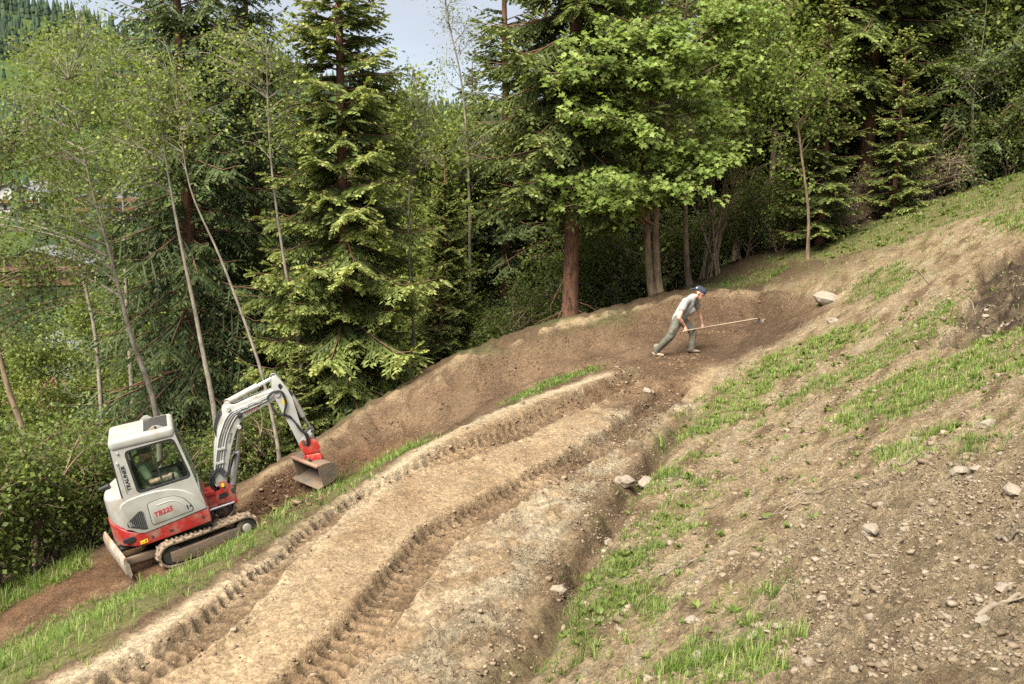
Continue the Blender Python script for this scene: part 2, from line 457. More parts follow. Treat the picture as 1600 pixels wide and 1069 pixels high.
def detail(x, y):
    """height added to the smooth ground, and the soil masks that go with it"""
    M = {}
    dz = np.zeros(x.shape)
    de, se, side = seg_dist(x, y, ROAD_EDGE)
    dg, sg, gside = seg_dist(x, y, GUTTER)
    df, sf, fside = seg_dist(x, y, FAR_TRACK)
    dc, sc_, cside = seg_dist(x, y, BERM_CREST)
    g = grass_mask(x, y) + 0.22 * fbm(x * 1.6, y * 1.6, 3, 4) + 0.14 * fbm(x * 7, y * 7, 5, 3)
    g = np.maximum(g, poly_sd(x, y, BANK) + 0.15 * fbm(x * 1.6, y * 1.6, 3, 4) + 0.25 * fbm(x * 6, y * 6, 5, 3) - 0.15)
    M['grass'] = ss(-0.05, 0.16, g)
    road = ss(-0.1, 0.25, np.where(side < 0, de, -de)) * ss(0.0, 0.5, np.where(gside > 0, dg, -dg)) * ss(19.2, 18.2, y)
    M['road'] = road
    right = ss(-0.2, 0.4, np.where(gside < 0, dg, -dg)) * ss(3.0, 0.0, y - 22)
    M['right'] = right
    far = ss(2.3, 1.5, df) * ss(0.0, 0.25, np.where(side > 0, de, -de))
    far = np.maximum(far, ss(-0.5, 0.1, poly_sd(x, y, BEND) + 0.2 * noise2(x * 2, y * 2, 18)))
    M['far'] = far
    M['crest'] = ss(0.26, 0.06, dc + 0.14 * noise2(x * 2, y * 2, 8))
    M['edge'] = ss(0.95, 0.3, de + 0.35 * fbm(x * 1.1, y * 1.1, 9, 3)) * road
    M['dark'] = ss(-0.15, 0.25, poly_sd(x, y, DARKCUT) + 0.7 * fbm(x * 1.2, y * 1.2, 12, 4))
    M['pile'] = ss(-0.25, 0.2, poly_sd(x, y, PILE) + 0.2 * fbm(x * 1.7, y * 1.7, 13, 3))
    M['rub'] = ss(-0.5, 0.4, poly_sd(x, y, RUBBLE) + 0.6 * fbm(x * 1.2, y * 1.2, 14, 3))
    # prints
    LUG_SHADE.clear()
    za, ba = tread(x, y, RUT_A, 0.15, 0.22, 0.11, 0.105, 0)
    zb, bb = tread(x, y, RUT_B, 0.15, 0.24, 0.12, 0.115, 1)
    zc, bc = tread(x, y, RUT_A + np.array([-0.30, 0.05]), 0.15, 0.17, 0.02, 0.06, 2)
    pm = ss(0.3, 0.8, road)
    M['lug'] = (LUG_SHADE[0] + LUG_SHADE[1] + 0.7 * LUG_SHADE[2]) * pm
    dz += (za + zb + 0.8 * zc) * pm
    rutd = np.minimum(seg_dist(x, y, RUT_A)[0], seg_dist(x, y, RUT_B)[0])
    dz += pm * (-0.09 * np.exp(-(rutd / 0.42) ** 2) + 0.10 * ss(0.2, 0.6, de) * ss(1.5, 0.8, de) * (side < 0))
    M['rut'] = np.maximum(np.maximum(ba, bb), 0.6 * bc) * pm
    zl, bl = tread(x, y, TRK_L, 0.11, 0.14, 0.03, 0.045, 3); zr, br = tread(x, y, TRK_R, 0.11, 0.14, 0.03, 0.045, 4)
    dz += zl + zr
    M['rut_far'] = np.maximum(bl, br)
    # lumps: broad, clod and crumb scale, with a different mix for each kind of ground
    n1 = fbm(x * 0.8, y * 0.8, 20, 3); n2 = fbm(x * 3.1, y * 3.1, 24, 3); n3 = fbm(x * 9.5, y * 9.5, 28, 3)
    cl = np.maximum(0, n3 + 0.1) ** 1.0; rid = 1 - np.abs(fbm(x * 4.3, y * 4.3, 33, 3)) * 2.2
    patch = ss(-0.15, 0.35, fbm(x * 1.4, y * 1.4, 36, 3))
    rough = road * (0.30 + 0.25 * M['rut'] + 1.25 * ss(1.6, 0.4, dg) * (0.3 + 0.7 * patch)) + right * 0.75 + M['rub'] * 0.5 + M['pile'] * 1.5 + 0.35 * far * patch
    rough = np.clip(rough, 0, 2.2) * (1 - 0.5 * M['grass'])
    n4 = fbm(x * 21, y * 21, 30, 2)
    dz += (0.25 + rough) * 0.016 * n4 * ss(24, 14, y) * np.clip(road + right + far, 0, 1)
    dz += rough * (0.075 * cl + 0.035 * n2) + 0.04 * n1 * (road + right + 0.6 * far)
    # slumped, terraced cut bank and rilled hillside
    run = (x * 0.86 - y * 0.5)
    al = (x * 0.5 + y * 0.86)
    dz += right * (0.05 * fbm(run * 2.6, al * 0.55, 60, 3) + 0.045 * np.maximum(0, fbm(run * 5.5, al * 1.1, 63, 3)))
    dz += -0.30 * ss(0.0, 1.5, _GLEN - sg) * np.exp(-((dg + 0.05 * noise2(x * 3, y * 3, 67)) / 0.13) ** 2) * ss(0.0, 0.3, sg) * (0.7 + 0.5 * noise2(sg * 1.5, sg * 0, 66))
    bank = road * ss(1.9, 0.5, dg)
    dz += bank * (0.085 * np.maximum(0, rid - 0.45) + 0.05 * n2)
    # berm: patted faces of the bucket, pressed flat in tilted overlapping slabs
    bf = far * ss(1.9, 0.4, dc)
    k1 = fbm(sc_ * 0.9 + dc * 0.8, dc * 0.9, 70, 2)
    cell = np.floor(sc_ / 0.85 + 0.35 * np.floor(dc / 0.6))
    slab = (sc_ / 0.85 + 0.35 * np.floor(dc / 0.6)) - cell
    amp = 0.5 + 0.5 * np.sin(cell * 12.9898)
    dz += bf * (0.13 * amp * (slab - 0.5) + 0.06 * k1 + 0.03 * n2)
    M['slab'] = bf * amp * slab
    dz += 0.05 * M['crest'] * n2 * far
    scoop = ss(4.0, 6.0, sc_)
    dz += far * scoop * (0.16 * np.exp(-(dc / 0.30) ** 2) - 0.16 * np.exp(-((dc - 0.95) / 0.45) ** 2))
    # the scraped line low on the lower track
    dsr, ssr, _ = seg_dist(x, y, SCRAPE)
    dz += -0.05 * np.exp(-(dsr / 0.10) ** 2) + 0.035 * np.exp(-((dsr - 0.2) / 0.1) ** 2)
    dz += 0.10 * M['pile'] * (0.3 + 0.9 * n2 + 0.6 * cl)
    dz += M['dark'] * (0.16 * n2 + 0.16 * cl - 0.38)
    forest = 1 - np.clip(road + right + far + M['grass'], 0, 1)
    dz += forest * 0.12 * n2 * ss(60, 30, y)
    M['n'] = (n1, n2, n3, rid, patch, rough, dg, dc, df)
    ex = ss(1.5, 1.1, np.hypot((x - EX_POS[0]), (y - EX_POS[1])))
    dz *= 1 - 0.75 * ex * (1 - M['rut_far'])
    return dz, M

def height(x, y):
    x = np.atleast_1d(np.asarray(x, float)); y = np.atleast_1d(np.asarray(y, float))
    return base(x, y) + detail(x, y)[0] * ss(60, 34, y)
def hz(x, y): return float(height(x, y)[0])

def lerp(a, b, t): return a * (1 - t[:, None]) + np.asarray(b, float) * t[:, None]

def build_ground():
    rows = [-1.5 + 0.25 * i for i in range(16)]
    y = 2.5
    while y < 30:
        rows.append(y); y += (y + 2) * (0.0023 if y < 14 else 0.0036 if y < 24 else 0.006)
    while y < 3500:
        rows.append(y); y += (y + 2) * (0.02 if y < 60 else 0.05)
    rows = np.array(rows)
    u = np.concatenate([np.linspace(-3, -0.62, 28)[:-1], np.arange(-0.62, -0.52, 0.006), np.arange(-0.52, 0.55, 0.0028), np.arange(0.55, 0.66, 0.006), np.linspace(0.66, 3, 26)])
    Yg = np.repeat(rows[:, None], len(u), 1); Xg = u[None] * (rows[:, None] + 2.0)
    x, y = Xg.ravel(), Yg.ravel()
    z = base(x, y)
    near = y < 60
    dz, M = detail(x[near], y[near])
    z[near] += dz * ss(60, 34, y[near])
    # colour of the ground, with some relief shading painted into it
    col = np.zeros((len(x), 3)); xn, yn = x[near], y[near]
    n1, n2, n3, rid, patch, rough, dg, dc, df = M['n']
    c = np.tile(np.array([0.105, 0.072, 0.045]), (len(xn), 1))                                     # forest litter
    c = lerp(c, (0.06, 0.085, 0.028), 0.55 * ss(-0.1, 0.4, fbm(xn * 0.7, yn * 0.7, 80, 3)))
    v = np.clip(0.5 + 0.75 * fbm(xn * 2.2, yn * 2.2, 81, 4), 0, 1)
    soil_r = lerp(np.tile([0.345, 0.255, 0.160], (len(xn), 1)), (0.50, 0.395, 0.265), v)
    an = fbm((xn * 0.86 - yn * 0.5) * 3.2, (xn * 0.5 + yn * 0.86) * 0.9, 61, 4)
    soil_r = lerp(soil_r, (0.21, 0.145, 0.088), 0.8 * ss(0.12, 0.4, an)); soil_r = lerp(soil_r, (0.52, 0.44, 0.32), 0.6 * ss(0.15, 0.4, -an))
    c = c * (1 - M['right'][:, None]) + soil_r * M['right'][:, None]
    far_c = lerp(np.tile([0.165, 0.108, 0.071], (len(xn), 1)), (0.285, 0.195, 0.13), np.clip(0.45 + 0.9 * fbm(xn * 1.3, yn * 1.3, 84, 4), 0, 1))
    c = c * (1 - M['far'][:, None]) + far_c * M['far'][:, None]
    road_c = lerp(np.tile([0.335, 0.235, 0.148], (len(xn), 1)), (0.46, 0.35, 0.235), np.clip(0.5 + 0.8 * fbm(xn * 1.1, yn * 1.1, 87, 4), 0, 1))
    road_c = lerp(road_c, (0.56, 0.475, 0.35), 0.85 * M['edge'])
    road_c = lerp(road_c, (0.54, 0.47, 0.36), 0.75 * ss(-0.35, 0.2, fbm(xn * 2.1, yn * 2.1, 69, 3)) * ss(1.7, 0.7, dg) * ss(0.15, 0.5, dg))
    wet = np.clip(0.5 + 1.1 * fbm(xn * 1.0, yn * 1.0, 90, 3), 0.1, 1)
    road_c = lerp(road_c, (0.185, 0.125, 0.080), M['rut'] * (0.5 + 0.5 * wet))
    road_c = road_c * (1 + 1.15 * M['lug'])[:, None]  # tread relief painted in: ridges lightened, grooves darkened like shade
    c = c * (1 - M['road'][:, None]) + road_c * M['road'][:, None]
    c = lerp(c, (0.13, 0.09, 0.058), 0.75 * np.exp(-((dg + 0.10 * fbm(xn * 5, yn * 5, 68, 3)) / 0.12) ** 2) * ss(15.5, 13.5, yn))  # shade of the ditch painted as a darker line along the gutter
    c = lerp(c, (0.40, 0.29, 0.19), 0.55 * M['slab'] * ss(-0.2, 0.3, n1 + n2))
    c = lerp(c, (0.45, 0.345, 0.23), 0.6 * M['crest'] * ss(-0.3, 0.2, n2 + n1))
    c = lerp(c, (0.155, 0.10, 0.066), 0.75 * ss(0.0, 0.7, poly_sd(xn, yn, BEND) + 0.4 * fbm(xn * 1.5, yn * 1.5, 29, 3)) * ss(0.1, 0.35, dc))  # darker brown bend soil, its colour also standing in for shade on the wall
    c = lerp(c, (0.17, 0.105, 0.065), 0.8 * ss(-0.3, 0.25, poly_sd(xn, yn, CHURN) + 0.7 * fbm(xn * 2.2, yn * 2.2, 19, 4)))
    c = lerp(c, (0.155, 0.086, 0.050), M['pile'] * 0.9)
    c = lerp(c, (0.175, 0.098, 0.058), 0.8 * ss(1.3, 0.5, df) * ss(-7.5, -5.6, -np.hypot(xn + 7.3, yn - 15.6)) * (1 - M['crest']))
    c = lerp(c, (0.33, 0.22, 0.135), 0.7 * M['rut_far'] * ss(0, 0.4, n2 + 0.2))
    c = lerp(c, (0.075, 0.054, 0.040), M['dark'] * (0.75 + 0.25 * np.clip(n2 * 2, -1, 1)))
    c = lerp(c, (0.42, 0.34, 0.24), M['rub'] * 0.45)
    c = lerp(c, (0.15, 0.15, 0.06), M['grass'] * 0.7)
    damp = lerp(c, c.mean(1, keepdims=True) * np.array([1.05, 0.8, 0.55]), np.zeros(len(c)))
    c = c * np.array([1.03, 0.985, 0.87])
    c = c * (1 + 0.45 * n3 * np.clip(rough + 0.3, 0, 1.4))[:, None]
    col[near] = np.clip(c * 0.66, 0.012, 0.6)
    f = ~near
    xf, yf = x[f], y[f]
    mead = lerp(np.tile([0.085, 0.15, 0.035], (len(xf), 1)), (0.15, 0.21, 0.05), np.clip(0.5 + fbm(xf / 60, yf / 60, 95, 4), 0, 1))
    wood = ss(0.0, 0.12, fbm(xf / 190, yf / 190, 97, 4) + np.interp(yf, [150, 500, 760, 900], [-0.25, -0.1, 0.12, 0.4]))
    col[f] = lerp(mead * 0.40, (0.018, 0.032, 0.015), wood)
    r, cN = len(rows), len(u)
    idx = np.arange(r * cN).reshape(r, cN)
    q = np.stack([idx[:-1, :-1], idx[:-1, 1:], idx[1:, 1:], idx[1:, :-1]], -1).reshape(-1, 4)
    rg = np.full(len(x), 0.5); rg[near] = np.clip(0.42 + 0.6 * rough + 0.3 * M['far'] + 0.3 * np.clip(n2, 0, 1), 0.3, 1)
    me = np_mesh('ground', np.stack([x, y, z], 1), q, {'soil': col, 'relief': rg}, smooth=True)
    m, nt, n, l, b = new_mat('earth')
    a = n.new('ShaderNodeAttribute'); a.attribute_name = 'soil'
    tc = n.new('ShaderNodeTexCoord')
    nz = n.new('ShaderNodeTexNoise'); nz.inputs['Scale'].default_value = 28; nz.inputs['Detail'].default_value = 8; nz.inputs['Roughness'].default_value = 0.7
    l.new(tc.outputs['Object'], nz.inputs['Vector'])
    mr = n.new('ShaderNodeMapRange'); mr.inputs['From Min'].default_value = 0.3; mr.inputs['From Max'].default_value = 0.7
    mr.inputs['To Min'].default_value = 0.60; mr.inputs['To Max'].default_value = 1.36
    l.new(nz.outputs['Fac'], mr.inputs['Value'])
    mx = n.new('ShaderNodeMixRGB'); mx.blend_type = 'MULTIPLY'; mx.inputs['Fac'].default_value = 1
    l.new(a.outputs['Color'], mx.inputs['Color1']); l.new(mr.outputs['Result'], mx.inputs['Color2'])
    l.new(mx.outputs['Color'], b.inputs['Base Color'])
    b.inputs['Roughness'].default_value = 0.95; b.inputs['Specular IOR Level'].default_value = 0.15
    mp = n.new('ShaderNodeMixRGB'); mp.blend_type = 'LINEAR_LIGHT'; mp.inputs['Fac'].default_value = 0.03
    l.new(tc.outputs['Object'], mp.inputs['Color1']); l.new(nz.outputs['Color'], mp.inputs['Color2'])
    hsum = None
    for sc_, k in ((34.0, 0.9), (85.0, 0.5), (13.0, 0.8)):
        vo = n.new('ShaderNodeTexVoronoi'); vo.inputs['Scale'].default_value = sc_; vo.inputs['Randomness'].default_value = 1.0
        l.new(mp.outputs['Color'], vo.inputs['Vector'])
        ma = n.new('ShaderNodeMath'); ma.operation = 'MULTIPLY_ADD'; ma.inputs[1].default_value = -k
        l.new(vo.outputs['Distance'], ma.inputs[0])
        if hsum is not None: l.new(hsum, ma.inputs[2])
        hsum = ma.outputs[0]
        if sc_ == 34.0:
            r3 = n.new('ShaderNodeMapRange'); r3.inputs['To Min'].default_value = 0.74; r3.inputs['To Max'].default_value = 1.24
            sp = n.new('ShaderNodeSeparateColor'); l.new(vo.outputs['Color'], sp.inputs['Color']); l.new(sp.outputs['Red'], r3.inputs['Value'])
            mx2 = n.new('ShaderNodeMixRGB'); mx2.blend_type = 'MULTIPLY'; mx2.inputs['Fac'].default_value = 1
            l.new(mx.outputs['Color'], mx2.inputs['Color1']); l.new(r3.outputs['Result'], mx2.inputs['Color2']); l.new(mx2.outputs['Color'], b.inputs['Base Color'])
    n2_ = n.new('ShaderNodeTexNoise'); n2_.inputs['Scale'].default_value = 22; n2_.inputs['Detail'].default_value = 10; n2_.inputs['Roughness'].default_value = 0.72
    l.new(tc.outputs['Object'], n2_.inputs['Vector'])
    ra = n.new('ShaderNodeAttribute'); ra.attribute_name = 'relief'
    bp = n.new('ShaderNodeBump'); l.new(ra.outputs['Fac'], bp.inputs['Strength']); bp.inputs['Distance'].default_value = 0.045
    ad = n.new('ShaderNodeMath'); ad.operation = 'ADD'; l.new(n2_.outputs['Fac'], ad.inputs[0]); l.new(hsum, ad.inputs[1]); l.new(ad.outputs[0], bp.inputs['Height']); l.new(bp.outputs['Normal'], b.inputs['Normal'])
    o = link('ground', me, m)
    tag(o, kind='structure')
    return o
build_ground()
# ------------------------------------------------------------------ trees
def quads_from(c, ax, sd, ln, wd):
    """kite-shaped leaves or twig sprays: centre line from c along ax, side vector sd; returns verts (n*4,3) and faces"""
    n = len(c)
    v = np.empty((n, 4, 3))
    v[:, 0] = c; v[:, 2] = c + ax * ln[:, None]
    m = c + ax * (ln * 0.45)[:, None]
    v[:, 1] = m + sd * (wd / 2)[:, None]; v[:, 3] = m - sd * (wd / 2)[:, None]
    f = np.arange(n * 4).reshape(n, 4)
    return v.reshape(-1, 3), f
def unit(v): return v / (np.linalg.norm(v, axis=-1, keepdims=True) + 1e-9)
class Wood:
    """collects tapered tubes"""
    def __init__(s): s.v, s.f, s.n = [], [], 0
    def tube(s, P, R, seg=6):
        P = np.asarray(P, float); R = np.asarray(R, float); k = len(P)
        d = unit(np.gradient(P, axis=0))
        ref = np.where(np.abs(d[:, 2:]) < 0.9, np.array([[0, 0, 1.]]), np.array([[1., 0, 0]]))
        u = unit(np.cross(d, ref)); w = np.cross(d, u)
        a = np.linspace(0, 2 * np.pi, seg, endpoint=False)
        ring = P[:, None] + R[:, None, None] * (u[:, None] * np.cos(a)[None, :, None] + w[:, None] * np.sin(a)[None, :, None])
        s.v.append(ring.reshape(-1, 3))
        i = np.arange(k * seg).reshape(k, seg) + s.n
        s.f.append(np.stack([i[:-1], np.roll(i[:-1], -1, 1), np.roll(i[1:], -1, 1), i[1:]], -1).reshape(-1, 4))
        s.n += k * seg
    def mesh(s, name): return np_mesh(name, np.concatenate(s.v), np.concatenate(s.f), smooth=True)

M_SPRUCE_BARK = mat_bark('spruce_bark', (0.085, 0.046, 0.030), (0.24, 0.125, 0.075), 11, 0.35)
M_PALE_BARK = mat_bark('ash_grey_bark', (0.12, 0.10, 0.075), (0.30, 0.26, 0.20), 8, 0.5, 0.4)
M_BROWN_BARK = mat_bark('maple_bark', (0.085, 0.062, 0.042), (0.25, 0.18, 0.11), 9, 0.3)
M_DEADWOOD = mat_bark('dead_wood', (0.10, 0.08, 0.056), (0.25, 0.20, 0.145), 14, 0.5, 0.4)
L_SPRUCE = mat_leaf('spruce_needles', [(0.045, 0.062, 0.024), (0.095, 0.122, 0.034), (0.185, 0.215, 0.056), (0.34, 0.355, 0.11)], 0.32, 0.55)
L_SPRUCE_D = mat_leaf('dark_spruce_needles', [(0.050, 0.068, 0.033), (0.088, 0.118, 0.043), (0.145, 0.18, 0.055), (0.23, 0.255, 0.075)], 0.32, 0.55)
L_BIRCH = mat_leaf('birch_leaves', [(0.115, 0.145, 0.032), (0.185, 0.225, 0.048), (0.28, 0.32, 0.075)], 0.45)
L_MAPLE = mat_leaf('maple_leaves', [(0.115, 0.165, 0.034), (0.195, 0.26, 0.055), (0.30, 0.37, 0.10)], 0.45)
L_BUSH = mat_leaf('bush_leaves', [(0.080, 0.115, 0.026), (0.135, 0.175, 0.038), (0.21, 0.25, 0.058)], 0.4)
L_DRY = mat_leaf('dry_leaves', [(0.16, 0.10, 0.055), (0.20, 0.15, 0.07), (0.17, 0.19, 0.06)], 0.3)
L_DEADTWIG = mat_leaf('dead_twigs', [(0.085, 0.058, 0.036), (0.14, 0.095, 0.058), (0.20, 0.14, 0.09)], 0.1, 0.8)

def spruce_meshes(seed, H, R, bare=0.06, n_br=150, twigs=11, droop=0.35, tip=0.75, lean=0.0, dens=1.0, hang=0.25, tw=0.05, dead=0.0, top_r=0.10):
    """returns trunk (with limbs) and crown meshes; bare = fraction of the height without green"""
    r = np.random.default_rng(seed)
    W = Wood(); zs = np.linspace(0, H, 18)
    r0 = 0.0105 * H + 0.03
    W.tube(np.stack([lean * zs + 0.03 * np.sin(zs * 0.7), 0.03 * np.cos(zs * 0.5), zs], 1), r0 * (1 - zs / H) ** 0.85 * (1 + 0.35 * np.exp(-zs * 2.2)) + 0.008, 10)
    C, AX, SD, LN, WD, TI = [], [], [], [], [], []
    hs = np.sort(bare * H + (H * (1 - bare)) * (r.random(n_br) ** 1.12))
    az = np.cumsum(np.full(n_br, 2.399)) + r.normal(0, 0.5, n_br)
    for h, a in zip(hs, az):
        q = (h - bare * H) / (H * (1 - bare))
        L = (R * (1 - q) ** 0.82 * (0.42 + 0.68 * r.random() ** 0.8) + top_r) * (0.8 + 0.2 * min(1, q * 8))
        n = 9; t = np.linspace(0, 1, n)
        out = L * t
        up0 = np.interp(q, [0, 0.4, 1], [0.05, 0.18, 0.75])
        dj = droop * r.uniform(0.6, 1.5); zz = L * (up0 * t - dj * (1 - q) ** 0.7 * np.sin(np.pi * 0.62 * t) * t + 0.16 * (1 - q) * t ** 3.5)
        d2 = np.array([math.cos(a), math.sin(a)]); e2 = np.array([-d2[1], d2[0]])
        sway = 0.10 * L * r.normal() * t ** 2
        P = np.stack([lean * h + d2[0] * out + e2[0] * sway, d2[1] * out + e2[1] * sway, h + zz], 1)
        W.tube(P[::2], 0.006 + (0.006 + 0.008 * L) * (1 - t[::2]) ** 1.2, 4)
        m = max(4, int(twigs * dens * (0.35 + 0.65 * L / R) * 2))
        ts = 0.16 + 0.84 * (np.arange(m) + r.random(m) * 0.8) / m
        ts = np.clip(ts, 0.12, 1.0)
        base_p = np.stack([np.interp(ts, t, P[:, k]) for k in range(3)], 1)
        tan = unit(np.stack([np.interp(ts, t, np.gradient(P[:, k])) for k in range(3)], 1))
        sidev = unit(np.cross(tan, np.array([0, 0, 1.0])))
        sgn = np.where(np.arange(m) % 2, 1.0, -1.0)[:, None]
        tl = np.clip(L * 0.40 * np.sqrt(np.clip(1.08 - ts, 0, 1)) * (0.7 + 0.6 * r.random(m)), 0.10, 0.85)
        dr = unit(tan * (0.75 + 0.2 * r.random((m, 1))) + sidev * sgn * (0.75 + 0.3 * r.random((m, 1))) + np.array([0, 0, -1.0]) * (hang * (0.6 + 0.9 * r.random((m, 1)))))
        last = ts > 0.93
        dr[last] = unit(tan[last] + 0.25 * r.normal(size=(last.sum(), 3)))
        # twiglets along each side twig
        kk = 7
        for j in range(kk):
            f = (j + 0.6) / kk
            if j >= 2 and j % 2: keep = tl > 0.22
            else: keep = np.ones(m, bool)
            p = base_p + dr * (tl * f)[:, None] + np.array([0, 0, -1.0]) * (0.22 * hang * tl * f ** 2)[:, None]
            s2 = unit(np.cross(dr, np.array([0, 0, 1.0])) + 0.15 * r.normal(size=(m, 3)))
            for sg in (-1, 1):
                ax = unit(dr * 0.95 + s2 * sg * (0.75 + 0.35 * r.random((m, 1))) + np.array([0, 0, -1.0]) * hang * 0.8 * r.random((m, 1)))
                ln = np.clip(tl * 0.42 * (1.05 - 0.6 * f), 0.06, 0.24 if hang < 0.55 else 0.16) * (0.75 + 0.5 * r.random(m))
                sd = unit(np.cross(ax, unit(np.array([0, 0, 1.0]) + 0.7 * r.normal(size=(m, 3)))))
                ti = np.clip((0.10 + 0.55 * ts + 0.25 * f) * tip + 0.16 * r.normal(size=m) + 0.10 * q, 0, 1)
                C.append(p[keep]); AX.append(ax[keep]); SD.append(sd[keep]); LN.append(ln[keep]); WD.append((tw * (0.8 + 0.4 * r.random(m)))[keep]); TI.append(ti[keep])
        # the twig itself
        sd = unit(np.cross(dr, np.array([0, 0, 1.0]) + 0.4 * r.normal(size=(m, 3))))
        C.append(base_p); AX.append(dr); SD.append(sd); LN.append(tl * 1.1); WD.append(np.full(m, tw * 0.9)); TI.append(np.clip(0.55 * ts * tip + 0.12 * r.normal(size=m), 0, 1))
    if dead:                                                           # dry lower boughs
        for k in range(int(dead)):
            h = r.uniform(0.02, max(bare, 0.05) + 0.06) * H; a = r.uniform(0, 2 * np.pi); L = R * r.uniform(0.3, 0.7)
            t = np.linspace(0, 1, 6)
            P = np.stack([np.cos(a) * L * t, np.sin(a) * L * t, h - 0.35 * L * t ** 1.5 + 0.05 * np.sin(5 * t)], 1)
            W.tube(P, 0.014 * (1 - t) + 0.004, 4)
            for j in range(6):
                b = P[2 + j % 4]; dd = unit(np.array([np.cos(a) + r.normal() * 0.7, np.sin(a) + r.normal() * 0.7, -0.4])); l2 = r.uniform(0.2, 0.5)
                W.tube(np.stack([b, b + dd * l2 * 0.5 + [0, 0, 0.02], b + dd * l2]), [0.006, 0.004, 0.003], 3)
    v, f = quads_from(np.concatenate(C), np.concatenate(AX), np.concatenate(SD), np.concatenate(LN), np.concatenate(WD))
    return W.mesh('trunk'), np_mesh('crown', v, f, {'tint': np.repeat(np.concatenate(TI), 4)})

def maple_leaf_mesh(c, ax, sd, ln):
    """five-lobed leaves"""
    shp = np.array([(0, 0), (-0.42, 0.10), (-0.30, 0.34), (-0.58, 0.62), (-0.22, 0.62), (0, 1.0), (0.22, 0.62), (0.58, 0.62), (0.30, 0.34), (0.42, 0.10)])
    n = len(c); nr = np.cross(ax, sd)
    v = c[:, None] + ln[:, None, None] * (sd[:, None] * shp[None, :, :1] + ax[:, None] * shp[None, :, 1:] - nr[:, None] * (np.abs(shp[None, :, :1]) * 0.35 - 0.0))
    k = len(shp); i = np.arange(n * k).reshape(n, k)
    tri = [(0, 1, 2), (0, 2, 4), (2, 3, 4), (0, 4, 5), (0, 5, 6), (0, 6, 8), (6, 7, 8), (0, 8, 9)]
    f = np.concatenate([i[:, list(t)] for t in tri])
    return v.reshape(-1, 3), f, k

def leafy_meshes(seed, stems, blobs, n_limb=26, n_sub=7, leaves=14, leaf=0.06, maple=False, spread=0.55, twig=0.5, r0=0.07, limb_up=0.35, flat=0.0, tint_up=0.0, leaf_jit=0.10):
    """stems: list of polylines (local) ; blobs: list of (centre, radii, weight) where the foliage hangs"""
    r = np.random.default_rng(seed); W = Wood()
    S = []
    for st in stems:
        P = smooth_line(np.array(st, float), 6); t = np.linspace(0, 1, len(P))
        P = P + np.stack([0.03 * np.sin(9 * t + seed), 0.03 * np.cos(7 * t + seed), 0 * t], 1) * np.minimum(1, 4 * t)[:, None]
        W.tube(P, r0 * (1 - 0.88 * t) * (1 + 0.4 * np.exp(-t * 25)), 9); S.append(P)
    C, AX, LN, TI = [], [], [], []
    wts = np.array([b[2] for b in blobs], float); wts /= wts.sum()
    for k in range(n_limb):
        b = blobs[r.choice(len(blobs), p=wts)]
        d = unit(r.normal(size=3)) * r.random() ** 0.4
        T = np.array(b[0]) + d * np.array(b[1])
        P = S[r.integers(len(S))]
        tz = T[2] - limb_up * np.linalg.norm(T[:2] - P[-1, :2]) - 0.3
        j = int(np.clip(np.searchsorted(P[:, 2], tz), len(P) // 6, len(P) - 1)); A = P[j]
        mid = (A + T) / 2 + np.array([0, 0, 0.12]) * np.linalg.norm(T - A) + r.normal(size=3) * 0.1
        t = np.linspace(0, 1, 8)[:, None]
        Q = (1 - t) ** 2 * A + 2 * t * (1 - t) * mid + t ** 2 * T
        Ll = np.linalg.norm(T - A); W.tube(Q, (0.006 + 0.010 * min(Ll, 3)) * (1 - 0.8 * t[:, 0]) , 5)
        for s in range(n_sub):
            f = 0.35 + 0.65 * (s + r.random()) / n_sub
            p0 = np.array([np.interp(f, t[:, 0], Q[:, i]) for i in range(3)])
            dd = unit(unit(T - A) * 0.6 + r.normal(size=3) * spread * np.array([1, 1, 1 - flat]) + np.array([0, 0, 0.05]))
            l2 = twig * (0.5 + 0.8 * r.random())
            p1 = p0 + dd * l2 + np.array([0, 0, -0.06 * l2])
            W.tube(np.stack([p0, (p0 + p1) / 2 + r.normal(size=3) * 0.02, p1]), [0.006, 0.004, 0.002], 3)
            m = leaves; u = r.random(m) ** 0.7
            C.append(p0 + (p1 - p0) * u[:, None] * 1.05 + r.normal(size=(m, 3)) * leaf_jit * np.array([1, 1, 1 - 0.5 * flat]))
            AX.append(unit(dd * 0.5 + r.normal(size=(m, 3)) * 0.6 + np.array([0, 0, -0.45])))
            LN.append(leaf * (0.45 + 1.0 * r.random(m)))
            hh = (p0[2] - (b[0][2] - b[1][2])) / (2 * b[1][2] + 0.01)
            TI.append(np.clip(0.45 + 0.22 * r.normal(size=m) + 0.15 * r.normal() + tint_up * (hh - 0.5), 0, 1))
    C, AX, LN, TI = map(np.concatenate, (C, AX, LN, TI))
    if maple:
        nrm = unit(np.array([0, -0.35, 1.0]) + 0.35 * RNG.normal(size=C.shape))
        AX = unit(AX - nrm * (AX * nrm).sum(1, keepdims=True)); AX[:, 2] -= 0.35; AX = unit(AX)
        SD = unit(np.cross(AX, nrm)); v, f, k = maple_leaf_mesh(C, AX, SD, LN)
        cr = np_mesh('crown', v, f, {'tint': np.repeat(TI, k)})
    else:
        SD = unit(np.cross(AX, unit(np.array([0, 0, 1.0]) + 0.8 * RNG.normal(size=C.shape))))
        v, f = quads_from(C, AX, SD, LN, LN * 0.72)
        cr = np_mesh('crown', v, f, {'tint': np.repeat(TI, 4)})
    return W.mesh('trunk'), cr

